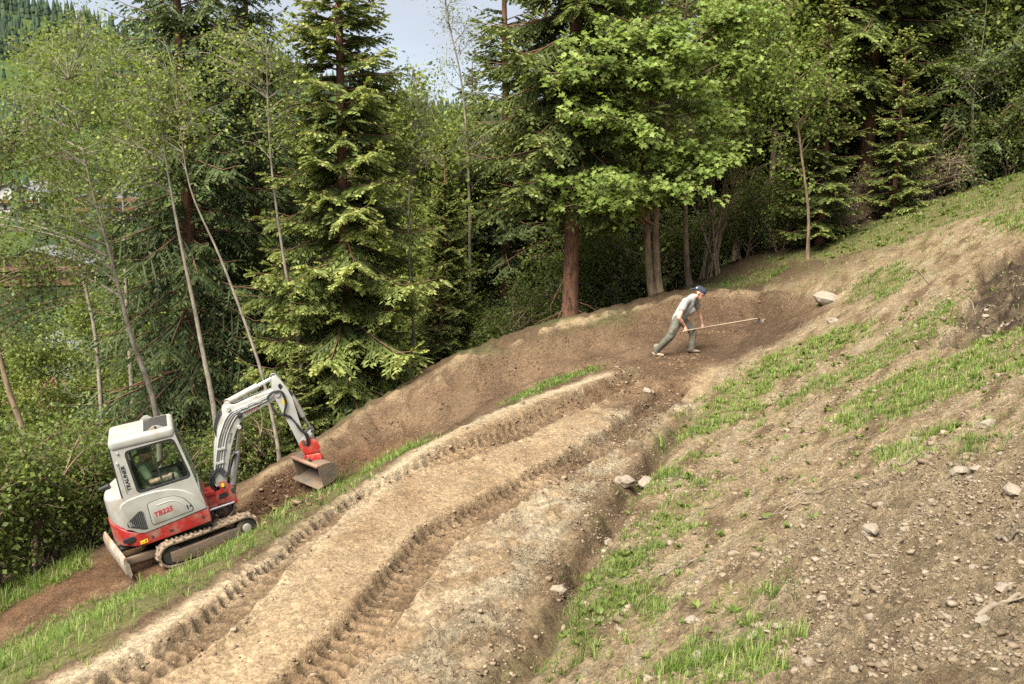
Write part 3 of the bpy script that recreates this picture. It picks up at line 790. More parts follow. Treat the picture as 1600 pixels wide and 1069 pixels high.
def gx(px, Y):
    """ground point at photo column px and distance Y"""
    x = (px - 800) / FPX * Y
    for _ in range(3):
        z = hz(x, Y); x = (px - 800) / FPX * (Y * CP - z * SP)
    return np.array([x, Y, z])
def plant(name, meshes, mats, loc, rot=0.0, sc=1.0, label=None, cat='tree', group=None, sink=0.08, names=('trunk', 'crown'), tilt=(0, 0)):
    o = empty(name, (loc[0], loc[1], loc[2] - sink))
    o.rotation_euler = (tilt[0], tilt[1], rot); o.scale = (sc, sc, sc) if np.isscalar(sc) else sc
    for nm, me, m in zip(names, meshes, mats):
        if len(me.materials) == 0: me.materials.append(m)
        link(nm, me, None, o)
    tag(o, label, cat, group)
    return o

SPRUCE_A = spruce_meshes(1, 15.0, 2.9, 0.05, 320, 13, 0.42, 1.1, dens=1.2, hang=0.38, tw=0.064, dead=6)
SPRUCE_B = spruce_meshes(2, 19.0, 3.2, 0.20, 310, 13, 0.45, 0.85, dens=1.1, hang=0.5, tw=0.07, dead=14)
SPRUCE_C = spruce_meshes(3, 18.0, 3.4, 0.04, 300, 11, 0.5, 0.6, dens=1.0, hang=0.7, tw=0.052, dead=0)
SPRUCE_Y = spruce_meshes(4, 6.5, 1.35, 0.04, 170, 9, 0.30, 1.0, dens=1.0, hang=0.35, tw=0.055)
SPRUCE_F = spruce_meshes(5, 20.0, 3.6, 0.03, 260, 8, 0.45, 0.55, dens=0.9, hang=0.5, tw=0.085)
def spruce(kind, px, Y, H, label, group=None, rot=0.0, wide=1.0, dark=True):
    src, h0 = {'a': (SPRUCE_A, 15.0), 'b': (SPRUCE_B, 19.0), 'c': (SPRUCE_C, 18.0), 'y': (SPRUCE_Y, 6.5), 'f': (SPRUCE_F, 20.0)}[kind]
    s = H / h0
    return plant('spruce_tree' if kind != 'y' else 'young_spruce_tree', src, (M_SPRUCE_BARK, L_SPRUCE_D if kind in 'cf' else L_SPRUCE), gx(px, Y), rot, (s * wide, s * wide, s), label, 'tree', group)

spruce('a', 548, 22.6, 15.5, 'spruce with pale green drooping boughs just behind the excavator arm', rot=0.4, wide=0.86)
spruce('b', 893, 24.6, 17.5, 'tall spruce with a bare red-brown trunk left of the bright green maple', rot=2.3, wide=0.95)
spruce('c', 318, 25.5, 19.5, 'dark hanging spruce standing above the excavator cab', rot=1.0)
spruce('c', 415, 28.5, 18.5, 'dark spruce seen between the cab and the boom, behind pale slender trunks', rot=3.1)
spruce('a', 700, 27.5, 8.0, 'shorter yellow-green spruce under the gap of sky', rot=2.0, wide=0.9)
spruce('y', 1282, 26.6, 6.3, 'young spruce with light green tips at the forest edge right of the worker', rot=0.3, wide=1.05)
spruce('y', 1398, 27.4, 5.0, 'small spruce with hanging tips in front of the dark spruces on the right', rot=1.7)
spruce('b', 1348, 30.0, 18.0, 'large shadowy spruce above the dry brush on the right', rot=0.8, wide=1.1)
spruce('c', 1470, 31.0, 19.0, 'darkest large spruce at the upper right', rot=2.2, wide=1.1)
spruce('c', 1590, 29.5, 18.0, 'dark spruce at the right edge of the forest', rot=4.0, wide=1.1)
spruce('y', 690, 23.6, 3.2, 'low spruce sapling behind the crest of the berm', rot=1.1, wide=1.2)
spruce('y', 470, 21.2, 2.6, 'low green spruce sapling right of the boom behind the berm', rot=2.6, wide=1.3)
_bg = [(205, 36, 14), (262, 33, 12), (470, 34, 15), (560, 35, 14), (742, 38, 15), (790, 32, 17), (850, 36, 18), (955, 31, 17), (1035, 36, 18), (1105, 33, 16), (1180, 33, 18), (1240, 36, 19),
       (1300, 37, 18), (1410, 38, 20), (1530, 37, 20), (1660, 33, 18), (1740, 30, 18), (640, 37, 10), (150, 42, 12), (330, 40, 16), (900, 42, 20), (990, 43, 20), (1080, 44, 21), (1160, 42, 20), (820, 44, 18), (1630, 42, 20), (1470, 44, 21), (1350, 46, 22), (1750, 38, 20), (425, 42, 17), (520, 44, 16)]
for i, (px, Y, H) in enumerate(_bg):
    spruce('f', px, Y, H, 'dark spruce deep in the forest behind the front trees', 'spruces deep in the forest', rot=i * 1.3, wide=0.95 + 0.1 * (i % 3))

# slender pale-barked trees on the left
def px_stem(loc, pts, dy=0.0):
    """stem points given as photo pixels, at the tree's own distance"""
    out = []
    for i, (px, py) in enumerate(pts):
        p = at(px, py, loc[1] + dy * i); out.append(tuple(p - loc))
    return out
def slender(name, base_px, Y, pts, blobs, label, seed, leaf=0.062, mat=L_BIRCH, bark=M_PALE_BARK, r0=0.075, more=(), group=None, **kw):
    kw['n_limb'] = int(kw['n_limb'] * 1.15); kw['n_sub'] += 1; kw['leaves'] = int(kw['leaves'] * 1.15); kw.setdefault('leaf_jit', 0.15); kw.setdefault('twig', 0.6); leaf *= 1.12
    loc = gx(base_px, Y)
    st = [[(0, 0, 0)] + px_stem(loc, pts)] + [[(0.05 * k, 0.1, 0)] + px_stem(loc, p) for k, p in enumerate(more, 1)]
    bl = []
    for (px, py, rx, rz, w) in blobs:
        c = at(px, py, Y) - loc; bl.append((c, (rx / FPX * Y, 0.8 * max(rx, 60) / FPX * Y, rz / FPX * Y), w))
    return plant(name, leafy_meshes(seed, st, bl, leaf=leaf, r0=r0, **kw), (bark, mat), loc, 0, 1, label, 'tree', group, sink=0.05)
slender('ash_tree', 252, 21.0, [(245, 640), (205, 520), (170, 400), (140, 280), (110, 120)], [(110, 190, 110, 130, 3), (60, 330, 110, 90, 2), (150, 60, 60, 80, 1)], 'leaning grey-barked tree rising behind the cab roof', 21, n_limb=42, n_sub=8, leaves=15)
slender('ash_tree', 342, 20.4, [(338, 650), (310, 520), (285, 400), (262, 250), (250, 130)], [(235, 200, 70, 110, 3), (260, 120, 60, 70, 1)], 'straight pale trunk between the cab and the boom', 22, r0=0.07, n_limb=24, n_sub=7, leaves=13)
slender('ash_tree', 438, 20.2, [(432, 680), (400, 560), (345, 400), (300, 290), (278, 180)], [(290, 190, 60, 80, 2), (250, 110, 50, 60, 1)], 'thin tree leaning left behind the boom of the excavator', 23, r0=0.05, n_limb=16, n_sub=6, leaves=12)
slender('ash_tree', 478, 21.8, [(470, 580), (445, 420), (428, 270), (418, 130), (412, 40)], [(420, 150, 70, 110, 3), (370, 100, 60, 70, 2), (440, 60, 40, 60, 1)], 'slender upright tree with fanned bare branches in front of the pale spruce', 24, r0=0.05, n_limb=30, n_sub=6, leaves=13)
slender('ash_tree', 646, 23.0, [(645, 540), (642, 430), (640, 330), (645, 210), (650, 130)], [(645, 250, 60, 90, 2), (660, 160, 50, 60, 2)], 'thin pale trunk standing right of the pale spruce', 25, r0=0.045, n_limb=20, n_sub=6, leaves=11, leaf=0.055)
slender('ash_tree', 60, 19.0, [(40, 690), (15, 600), (-10, 500), (-20, 380), (20, 200)], [(40, 420, 110, 120, 3), (30, 250, 90, 90, 2)], 'dark leafy tree at the left edge above the bushes', 26, r0=0.08, n_limb=40, n_sub=8, leaves=14, mat=L_BUSH, bark=M_BROWN_BARK)
slender('alder_tree', 165, 24.0, [(160, 640), (150, 520), (120, 400), (95, 280), (105, 100)], [(120, 250, 90, 100, 2), (80, 120, 80, 80, 2), (170, 330, 60, 60, 1)], 'tall leafy tree behind the leaning grey trunk', 27, r0=0.07, n_limb=40, n_sub=8, leaves=14)
slender('alder_tree', 215, 28.0, [(205, 560), (195, 420), (190, 300), (185, 150), (180, 40)], [(170, 120, 50, 120, 2), (215, 250, 60, 110, 2)], 'yellow-green tree against the far hillside at the upper left', 28, r0=0.08, n_limb=36, n_sub=7, leaves=14, leaf=0.07)
slender('birch_tree', 735, 30.0, [(735, 420), (730, 260), (720, 120), (700, 20), (690, -60)], [(700, 60, 50, 120, 2), (740, 200, 50, 90, 2), (720, -40, 60, 60, 1)], 'thin birch with sparse small leaves beside the gap of sky', 29, r0=0.06, n_limb=36, n_sub=7, leaves=9, leaf=0.05)
slender('birch_tree', 600, 31.0, [(600, 420), (605, 300), (612, 200), (618, 140)], [(610, 230, 60, 70, 2), (650, 290, 60, 60, 2)], 'light yellow-green tree filling the space under the sky gap', 30, r0=0.05, n_limb=26, n_sub=7, leaves=14, leaf=0.065)
slender('alder_tree', 700, 33.0, [(700, 420), (700, 300), (695, 220)], [(700, 270, 90, 80, 2), (660, 330, 90, 70, 2)], 'bright leafy tree glowing between the pale spruce and the tall spruce', 31, r0=0.06, n_limb=36, n_sub=8, leaves=15, leaf=0.075)
slender('rowan_tree', 1262, 25.4, [(1262, 330), (1255, 250), (1245, 160), (1235, 60), (1230, 0)], [(1240, 170, 70, 80, 3), (1215, 60, 50, 80, 2), (1300, 120, 40, 50, 1), (1230, 260, 50, 40, 1)], 'slender light green tree with airy leaves right of the maple', 32, r0=0.045, n_limb=32, n_sub=7, leaves=12, leaf=0.08, mat=L_MAPLE, bark=M_BROWN_BARK)
slender('birch_tree', 1520, 28.5, [(1520, 185), (1526, 120), (1535, 60), (1545, -20)], [(1540, 80, 60, 80, 2), (1500, 120, 40, 40, 1)], 'pale thin trunk among the dark spruces at the upper right', 33, r0=0.05, n_limb=24, n_sub=6, leaves=12, mat=L_BUSH)

# the bright maple: two stems, leaf sprays in tiers
_loc = gx(1022, 24.2)
_mb = [(905, 300, 60, 26, 3), (860, 285, 40, 30, 2), (950, 270, 60, 20, 2), (1000, 255, 60, 20, 2), (1090, 240, 70, 36, 4), (1075, 290, 45, 26, 2), (1130, 245, 40, 30, 2), (960, 205, 60, 20, 2), (900, 190, 50, 26, 2), (1040, 180, 60, 24, 2),
       (960, 120, 90, 40, 4), (1060, 110, 80, 40, 4), (920, 80, 60, 30, 2), (1120, 150, 50, 40, 2), (1000, 50, 110, 40, 4), (1100, 40, 80, 40, 3), (1000, -20, 100, 40, 2), (880, 130, 40, 30, 2), (940, 320, 30, 16, 1), (1000, 300, 40, 14, 1)]
_bl = []
for i, (px, py, rx, rz, w) in enumerate(_mb):
    c = at(px, py, (22.2 if px < 1000 else 23.2) + 0.5 * math.sin(i * 2.1)) - _loc; _bl.append((c, (rx / 1555 * 24.5, 0.7, rz / 1555 * 24.5), w))
_st = [[(0, 0, 0)] + px_stem(_loc, [(1018, 440), (1012, 330), (1015, 200), (1020, 80), (1022, -40)]), [(0.22, 0.05, 0)] + px_stem(_loc, [(1030, 440), (1026, 330), (1035, 210), (1060, 90), (1080, -30)])]
plant('maple_tree', leafy_meshes(40, _st, _bl, n_limb=92, n_sub=7, leaves=15, leaf=0.125, maple=True, twig=0.42, r0=0.125, flat=0.55, tint_up=0.4, leaf_jit=0.09, limb_up=0.1), (M_BROWN_BARK, L_MAPLE), _loc, 0, 1, 'bright green maple with two brown trunks behind the worker', 'tree', sink=0.05)
_loc = gx(1078, 25.6)
plant('maple_tree', leafy_meshes(41, [[(0, 0, 0)] + px_stem(_loc, [(1074, 400), (1070, 300), (1080, 180), (1090, 60)])], [(at(px, py, 25.4) - _loc, (rx / 1555 * 25, 0.8, rz / 1555 * 25), w) for px, py, rx, rz, w in ((1120, 90, 60, 60, 2), (1150, 20, 60, 50, 2), (1140, 190, 40, 30, 1), (1180, 110, 40, 50, 1))], n_limb=40, n_sub=6, leaves=13, leaf=0.115, maple=True, twig=0.42, r0=0.10, flat=0.5, leaf_jit=0.09), (M_BROWN_BARK, L_MAPLE), _loc, 0, 1, 'single brown trunk with green leaves just above the cap of the worker', 'tree', sink=0.05)
# hazel: many thin stems fanning from one stool
_loc = gx(1112, 27.0); _st = []
_r = np.random.default_rng(5)
for k in range(16):
    a = _r.uniform(-1, 1); h = _r.uniform(2.4, 5.0)
    _st.append([(0.5 * _r.normal() * 0.4, 0.3 * _r.normal(), 0), (0.35 * a * h * 0.4, 0.1 * _r.normal(), h * 0.45), (0.55 * a * h * 0.8, 0.3 * _r.normal(), h)])
plant('hazel_bush', leafy_meshes(42, _st, [((0.2, 0, 3.6), (2.0, 1.0, 1.4), 1)], n_limb=46, n_sub=5, leaves=9, leaf=0.085, r0=0.032, twig=0.45), (M_BROWN_BARK, L_BUSH), _loc, 0, 1, 'many-stemmed hazel with dark thin stems right of the maple', 'bush', names=('stems', 'crown'))

# broad leafy trees further back
BROAD = [leafy_meshes(70 + k, [[(0, 0, 0), (0.1, 0, 3), (0.2 - 0.3 * k, 0.1, 6.5), (0.1, 0, 9.5)]], [((0, 0, 6.3), (2.3, 2.1, 2.8), 3), ((0.9 - 1.6 * k, 0, 4.2), (1.6, 1.6, 1.3), 1.5), ((0, 0, 9.0), (1.1, 1.1, 1.4), 1)], n_limb=110, n_sub=9, leaves=17, leaf=0.125, r0=0.11, twig=0.7, leaf_jit=0.2, limb_up=0.4) for k in range(2)]
for i, (px, Y, H, k, lb) in enumerate([(40, 37, 8.5, 0, 'leafy tree low behind the dark tree at the left edge'), (170, 39, 10.0, 1, 'dim leafy tree in front of the far white houses'), (90, 34, 8.5, 1, 'broad leafy tree between the left edge and the leaning trunk'), (250, 33, 9.0, 0, 'leafy tree between the leaning trunk and the dark spruce'),
        (655, 30.5, 11.5, 1, 'leafy tree filling the gap right of the pale spruce'), (735, 34, 11.5, 0, 'yellow-green leafy tree left of the tall spruce'), (610, 38, 14.0, 1, 'leafy tree low behind the pale spruce'), (1150, 31, 12.0, 0, 'leafy tree behind the hazel stems'), (1205, 29.5, 10.5, 1, 'leafy tree between the maple and the young spruce'),
        (960, 30, 12, 1, 'leafy tree behind the left half of the maple'), (-60, 24, 9.0, 1, 'leafy tree just at the left border'), (1560, 30, 10, 0, 'dim leafy tree at the upper right border'), (480, 31, 11, 0, 'leafy tree seen between the dark and the pale spruce')]):
    plant('leafy_tree', BROAD[k], (M_BROWN_BARK, L_BIRCH), gx(px, Y), i * 2.1, H / 10.4, lb, 'tree')

# leafy bushes
BUSH = [leafy_meshes(50 + k, [[(0.1 * math.cos(j * 1.9), 0.1 * math.sin(j * 1.9), 0), (0.4 * math.cos(j * 1.9), 0.4 * math.sin(j * 1.9), 0.7), (0.8 * math.cos(j * 1.9), 0.8 * math.sin(j * 1.9), 1.5)] for j in range(5)],
        [((0, 0, 1.1), (1.2, 1.1, 0.8), 3), ((0.5 - k * 0.4, 0, 1.7), (0.7, 0.7, 0.5), 1)], n_limb=60, n_sub=6, leaves=18, leaf=0.052 + 0.009 * k, r0=0.025, twig=0.35, limb_up=0.2) for k in range(3)]
for i, (px, Y, s, k, lb) in enumerate([(55, 17.6, 1.35, 0, 'broad green bush left of the excavator tail'), (130, 18.6, 1.25, 1, 'green bush touching the rear of the excavator'), (-20, 16.4, 1.3, 2, 'dense bush at the left edge above the grass'),
        (20, 20.5, 1.6, 1, 'large bush in front of the red-roofed house'), (185, 21.5, 1.2, 2, 'bush showing behind the engine cover'), (95, 23.5, 1.5, 0, 'bush below the chalet in the valley'),
        (395, 20.6, 0.9, 1, 'low bush between the boom and the berm'), (300, 22.5, 1.2, 0, 'bush seen below the hanging dark spruce'), (1220, 27.4, 1.0, 1, 'low bush at the foot of the slender light green tree'),
        (1480, 29.0, 1.25, 2, 'leafy bush above the grassy edge on the right'), (1580, 28.6, 1.2, 0, 'bush at the right edge above the grass'), (1060, 29.0, 1.3, 0, 'shaded bush behind the hazel stems'), (780, 27.0, 1.1, 2, 'shaded bush behind the berm left of the tall spruce'), (-60, 22.0, 2.0, 0, 'tall bush at the far left edge'), (620, 26.5, 1.3, 1, 'shaded bush behind the berm right of the pale spruce'), (560, 28.0, 1.5, 2, 'bush low behind the trunk of the pale spruce'), (840, 26.6, 1.2, 0, 'bush just left of the tall bare trunk'), (945, 27.5, 1.5, 1, 'bush between the tall bare trunk and the maple trunks'), (1000, 30.5, 1.8, 2, 'bush deep behind the maple trunks'), (1165, 28.5, 1.2, 0, 'bush right of the hazel stems'), (720, 30.0, 1.9, 1, 'large shaded bush deep behind the berm'), (890, 31.5, 2.2, 0, 'tall bush deep behind the bare trunk'), (45, 26.5, 2.0, 2, 'tall bush hiding the foot of the chalet')]):
    plant('leafy_bush', BUSH[k], (M_BROWN_BARK, L_BUSH), gx(px, Y), i * 1.7, s, lb, 'bush', None, names=('stems', 'crown'))
BRUSH = leafy_meshes(60, [[(0.25 * math.cos(j), 0.25 * math.sin(j), 0), (0.6 * math.cos(j * 2.3), 0.4 * math.sin(j * 1.3), 0.6), (1.2 * math.cos(j * 2.3), 0.7 * math.sin(j * 1.3), 1.1 + 0.3 * math.sin(j * 4))] for j in range(14)],
        [((0, 0, 0.9), (1.5, 0.8, 0.5), 1)], n_limb=60, n_sub=6, leaves=4, leaf=0.06, r0=0.016, twig=0.5, limb_up=0.1)
for i, (px, Y, s, lb) in enumerate([(1385, 28.2, 0.95, 'dry tangled brush under the small hanging spruce'), (1445, 28.6, 1.05, 'brush with pale pinkish leaves above the grassy slope'), (1320, 27.6, 0.8, 'bare grey twigs heaped at the forest edge')]):
    plant('dry_brush', BRUSH, (M_DEADWOOD, L_DRY), gx(px, Y), i * 2.0, s, lb, 'brush', None, names=('twigs', 'leaves'))

# the far hillside wood: only a mass of tree tops
def far_forest():
    r = np.random.default_rng(9); V, Fq, T = [], [], []; n = 0
    N = 9000
    u = r.uniform(-0.62, 0.25, N); y = r.uniform(240, 930, N) ** 1.0; x = u * y
    w = fbm(x / 190, y / 190, 97, 4) + np.interp(y, [150, 500, 760, 900], [-0.25, -0.1, 0.12, 0.4])
    k = (w > 0.05) | (r.random(N) < 0.02)
    x, y = x[k], y[k]; z = base(x, y); h = r.uniform(10, 19, len(x)); wd = h * r.uniform(0.16, 0.24, len(x))
    a = np.linspace(0, 2 * np.pi, 5, endpoint=False)
    for lo, hi, kw in ((0.0, 0.55, 1.0), (0.25, 0.8, 0.72), (0.55, 1.0, 0.45)):
        ring = np.stack([x[:, None] + (wd * kw)[:, None] * np.cos(a + lo * 3), y[:, None] + (wd * kw)[:, None] * np.sin(a + lo * 3), np.repeat((z + h * lo - 0.3)[:, None], 5, 1) + r.normal(size=(len(x), 5)) * 0.4], -1)
        top = np.stack([x, y, z + h * hi], -1)[:, None]
        V.append(np.concatenate([ring, top], 1).reshape(-1, 3)); i = np.arange(len(x) * 6).reshape(-1, 6) + n; n += len(x) * 6
        for j in range(5): Fq.append(i[:, [j, (j + 1) % 5, 5]])
        T.append(np.repeat(r.random(len(x)), 6))
    me = np_mesh('far_forest', np.concatenate(V), np.concatenate(Fq), {'tint': np.concatenate(T)})
    o = link('far_forest', me, mat_leaf('far_forest_green', [(0.014, 0.026, 0.014), (0.022, 0.040, 0.019), (0.035, 0.058, 0.022)], 0.1, 0.8))
    tag(o, 'dark conifer wood on the distant hillside', 'forest', kind='stuff')
far_forest()
# ------------------------------------------------------------------ bmesh shapes
def bevel(bm, w, seg=2, ang=35):
    bmesh.ops.recalc_face_normals(bm, faces=bm.faces[:]); bm.normal_update()
    ed = [e for e in bm.edges if len(e.link_faces) == 2 and e.calc_face_angle(0) > math.radians(ang)]
    if ed: bmesh.ops.bevel(bm, geom=ed, offset=w, segments=seg, profile=0.6, affect='EDGES', clamp_overlap=True)
    return bm
def add_prism(bm, pts, y0, y1):
    """outline in x,z swept along y"""
    a = [bm.verts.new((x, y0, z)) for x, z in pts]; b = [bm.verts.new((x, y1, z)) for x, z in pts]
    n = len(pts)
    bm.faces.new(a); bm.faces.new(b[::-1])
    for i in range(n): bm.faces.new((a[i], b[i], b[(i + 1) % n], a[(i + 1) % n]))
    return bm
def add_box(bm, x0, x1, y0, y1, z0, z1): return add_prism(bm, [(x0, z0), (x1, z0), (x1, z1), (x0, z1)], y0, y1)
def frame_of(d):
    d = Vector(d).normalized(); a = Vector((0, 0, 1)) if abs(d.z) < 0.9 else Vector((1, 0, 0))
    u = d.cross(a).normalized(); return d, u, d.cross(u).normalized()
def add_cyl(bm, p0, p1, r0, r1=None, seg=16):
    r1 = r0 if r1 is None else r1
    p0, p1 = Vector(p0), Vector(p1); d, u, v = frame_of(p1 - p0)
    A, B = [], []
    for k in range(seg):
        a = 2 * math.pi * k / seg; w = u * math.cos(a) + v * math.sin(a)
        A.append(bm.verts.new(p0 + w * r0)); B.append(bm.verts.new(p1 + w * r1))
    bm.faces.new(A); bm.faces.new(B[::-1])
    for k in range(seg): bm.faces.new((A[k], B[k], B[(k + 1) % seg], A[(k + 1) % seg]))
    return bm
def add_tube(bm, pts, r, seg=8, rr=None):
    pts = [Vector(p) for p in pts]; prev = None; rings = []
    u0 = None
    for i, p in enumerate(pts):
        d = (pts[min(i + 1, len(pts) - 1)] - pts[max(i - 1, 0)]).normalized()
        if u0 is None: _, u, v = frame_of(d)
        else:
            u = (u0 - d * u0.dot(d)).normalized(); v = d.cross(u)
        u0 = u; q = r if rr is None else rr[i]
        rings.append([bm.verts.new(p + (u * math.cos(2 * math.pi * k / seg) + v * math.sin(2 * math.pi * k / seg)) * q) for k in range(seg)])
    for A, B in zip(rings[:-1], rings[1:]):
        for k in range(seg): bm.faces.new((A[k], A[(k + 1) % seg], B[(k + 1) % seg], B[k]))
    bm.faces.new(rings[0][::-1]); bm.faces.new(rings[-1])
    return bm
def curve_pts(P, n=10):
    P = [np.array(p, float) for p in P]; return [tuple(q) for q in smooth_line(np.array(P), n)]
def resample(P, n):
    P = np.array(P + [P[0]], float); s = np.concatenate([[0], np.cumsum(np.hypot(*np.diff(P, axis=0).T))])
    t = np.linspace(0, s[-1], n, endpoint=False)
    return np.stack([np.interp(t, s, P[:, 0]), np.interp(t, s, P[:, 1])], 1)
def round_poly(P, r, n=5):
    """outline with rounded corners"""
    out = []; m = len(P)
    for i in range(m):
        p, a, b = np.array(P[i], float), np.array(P[i - 1], float), np.array(P[(i + 1) % m], float)
        u, v = a - p, b - p; lu, lv = np.hypot(*u), np.hypot(*v); k = min(r, 0.45 * lu, 0.45 * lv)
        q0, q1 = p + u / lu * k, p + v / lv * k
        for t in np.linspace(0, 1, n): out.append(tuple((1 - t) ** 2 * q0 + 2 * t * (1 - t) * p + t * t * q1))
    return out
def add_ring(bm, outer, inner, yo, yi, n=96, yf=None):
    """flat panel with a hole, outlines in x,z, from y=yo to y=yi"""
    c = np.mean(inner, 0)
    def by_angle(P):
        Q = np.array(resample(P, 600)); a = np.arctan2(Q[:, 1] - c[1], Q[:, 0] - c[0])
        o = np.argsort(a); a, Q = a[o], Q[o]
        t = np.linspace(-math.pi, math.pi, n, endpoint=False)
        return np.stack([np.interp(t, a, Q[:, 0], period=2 * math.pi), np.interp(t, a, Q[:, 1], period=2 * math.pi)], 1)
    O, I = by_angle(outer), by_angle(inner)
    yf = yf or (lambda z: 0.0)
    mk = lambda Q, y: [bm.verts.new((x, y + yf(z), z)) for x, z in Q]
    oo, io, oi, ii = mk(O, yo), mk(I, yo), mk(O, yi), mk(I, yi)
    for k in range(n):
        j = (k + 1) % n
        bm.faces.new((oo[k], oo[j], io[j], io[k])); bm.faces.new((oi[j], oi[k], ii[k], ii[j]))
        bm.faces.new((oo[k], oi[k], oi[j], oo[j])); bm.faces.new((io[j], ii[j], ii[k], io[k]))
    return bm
def text_mesh(txt, size, extrude=0.002, shear=0.0, bold=0.0):
    cu = bpy.data.curves.new('lettering', 'FONT'); cu.body = txt; cu.size = size; cu.extrude = extrude; cu.shear = shear; cu.offset = bold
    cu.align_x = 'LEFT'; cu.resolution_u = 3
    o = bpy.data.objects.new('lettering_src', cu); COL.objects.link(o)
    me = bpy.data.meshes.new_from_object(o.evaluated_get(bpy.context.evaluated_depsgraph_get()))
    bpy.data.objects.remove(o); bpy.data.curves.remove(cu)
    return me

# ------------------------------------------------------------------ paints and metals
MUD = (0.27, 0.185, 0.115)
M_WHITE = mat_plain('machine_grey_white_paint', (0.315, 0.304, 0.272), 0.42, dirt=(0.24, 0.195, 0.14), dirt_amt=0.36, scale=3.4, coat=0.1)
M_RED = mat_plain('machine_red_paint', (0.30, 0.018, 0.017), 0.4, dirt=(0.22, 0.12, 0.08), dirt_amt=0.42, scale=4.0, coat=0.1)
M_REDW = mat_plain('worn_red_paint', (0.50, 0.035, 0.025), 0.5, dirt=(0.33, 0.16, 0.11), dirt_amt=0.45, scale=9.0)
M_STEEL = mat_plain('muddy_steel', (0.11, 0.095, 0.08), 0.6, 0.2, dirt=(0.165, 0.112, 0.072), dirt_amt=0.75, scale=5.0, bump=0.4)
M_BLADE = mat_plain('dirty_blade_paint', (0.33, 0.30, 0.26), 0.6, dirt=(0.22, 0.14, 0.085), dirt_amt=0.55, scale=6.0, bump=0.4)
M_RUBBER = mat_plain('muddy_rubber', (0.045, 0.042, 0.040), 0.85, dirt=(0.19, 0.135, 0.088), dirt_amt=0.85, scale=7.0, bump=0.5)
M_BLACK = mat_plain('black_plastic', (0.018, 0.018, 0.019), 0.5)
M_HOSE = mat_plain('black_hose', (0.022, 0.022, 0.024), 0.45)
M_DARKMET = mat_plain('dark_metal', (0.05, 0.05, 0.05), 0.6, 0.4, dirt=MUD, dirt_amt=0.3)
M_CHROME = mat_plain('rod_chrome', (0.62, 0.62, 0.62), 0.38, 1.0)
M_YELLOW = mat_plain('yellow_sticker', (0.80, 0.52, 0.02), 0.5)
M_TXTRED = mat_plain('red_lettering', (0.36, 0.010, 0.018), 0.5)
M_TXTBLK = mat_plain('black_lettering', (0.012, 0.012, 0.014), 0.5)
M_SEATC = mat_plain('seat_vinyl', (0.03, 0.031, 0.033), 0.7)
M_GREYPL = mat_plain('grey_plastic', (0.10, 0.10, 0.10), 0.6)
def make_glass():
    m, nt, n, l, b = new_mat('tinted_glass')
    n.remove(b)
    t = n.new('ShaderNodeBsdfTransparent'); t.inputs['Color'].default_value = (0.88, 0.95, 0.91, 1)
    g = n.new('ShaderNodeBsdfGlossy'); g.inputs['Roughness'].default_value = 0.02; g.inputs['Color'].default_value = (0.9, 1, 0.97, 1)
    f = n.new('ShaderNodeFresnel'); f.inputs['IOR'].default_value = 1.5
    x = n.new('ShaderNodeMixShader')
    l.new(f.outputs['Fac'], x.inputs['Fac']); l.new(t.outputs['BSDF'], x.inputs[1]); l.new(g.outputs['BSDF'], x.inputs[2])
    l.new(x.outputs['Shader'], n['Material Output'].inputs['Surface'])
    return m
M_GLASS = make_glass()

# ------------------------------------------------------------------ the excavator; local x forward, y to its left, z up
def mat4(M, p=(0, 0, 0)):
    m = Matrix.Identity(4)
    for i in range(3):
        for j in range(3): m[i][j] = float(M[i][j])
        m[i][3] = float(p[i])
    return m
EXC = empty('mini_excavator', size=0.5)
EXC.matrix_world = mat4(EX_M, EX_POS)
tag(EXC, 'white and red mini excavator with a grey bucket, climbing the brown dirt track', 'excavator')
SWING = Matrix.Rotation(EX_SW, 4, 'Z') @ Matrix.Rotation(math.radians(-2.2), 4, 'Y')
def part(name, bm, mat, parent=None, upper=True, auto=30, bev=None, seg=2):
    if bev: bevel(bm, bev, seg)
    if upper: bmesh.ops.transform(bm, matrix=SWING, verts=bm.verts[:])
    return link(name, bm_mesh(name, bm, auto=auto), mat, parent or EXC)
def part_me(name, me, mat, mtx, parent=None, upper=True):
    me.transform((SWING @ mtx) if upper else mtx)
    return link(name, me, mat, parent or EXC)
B = bmesh.new

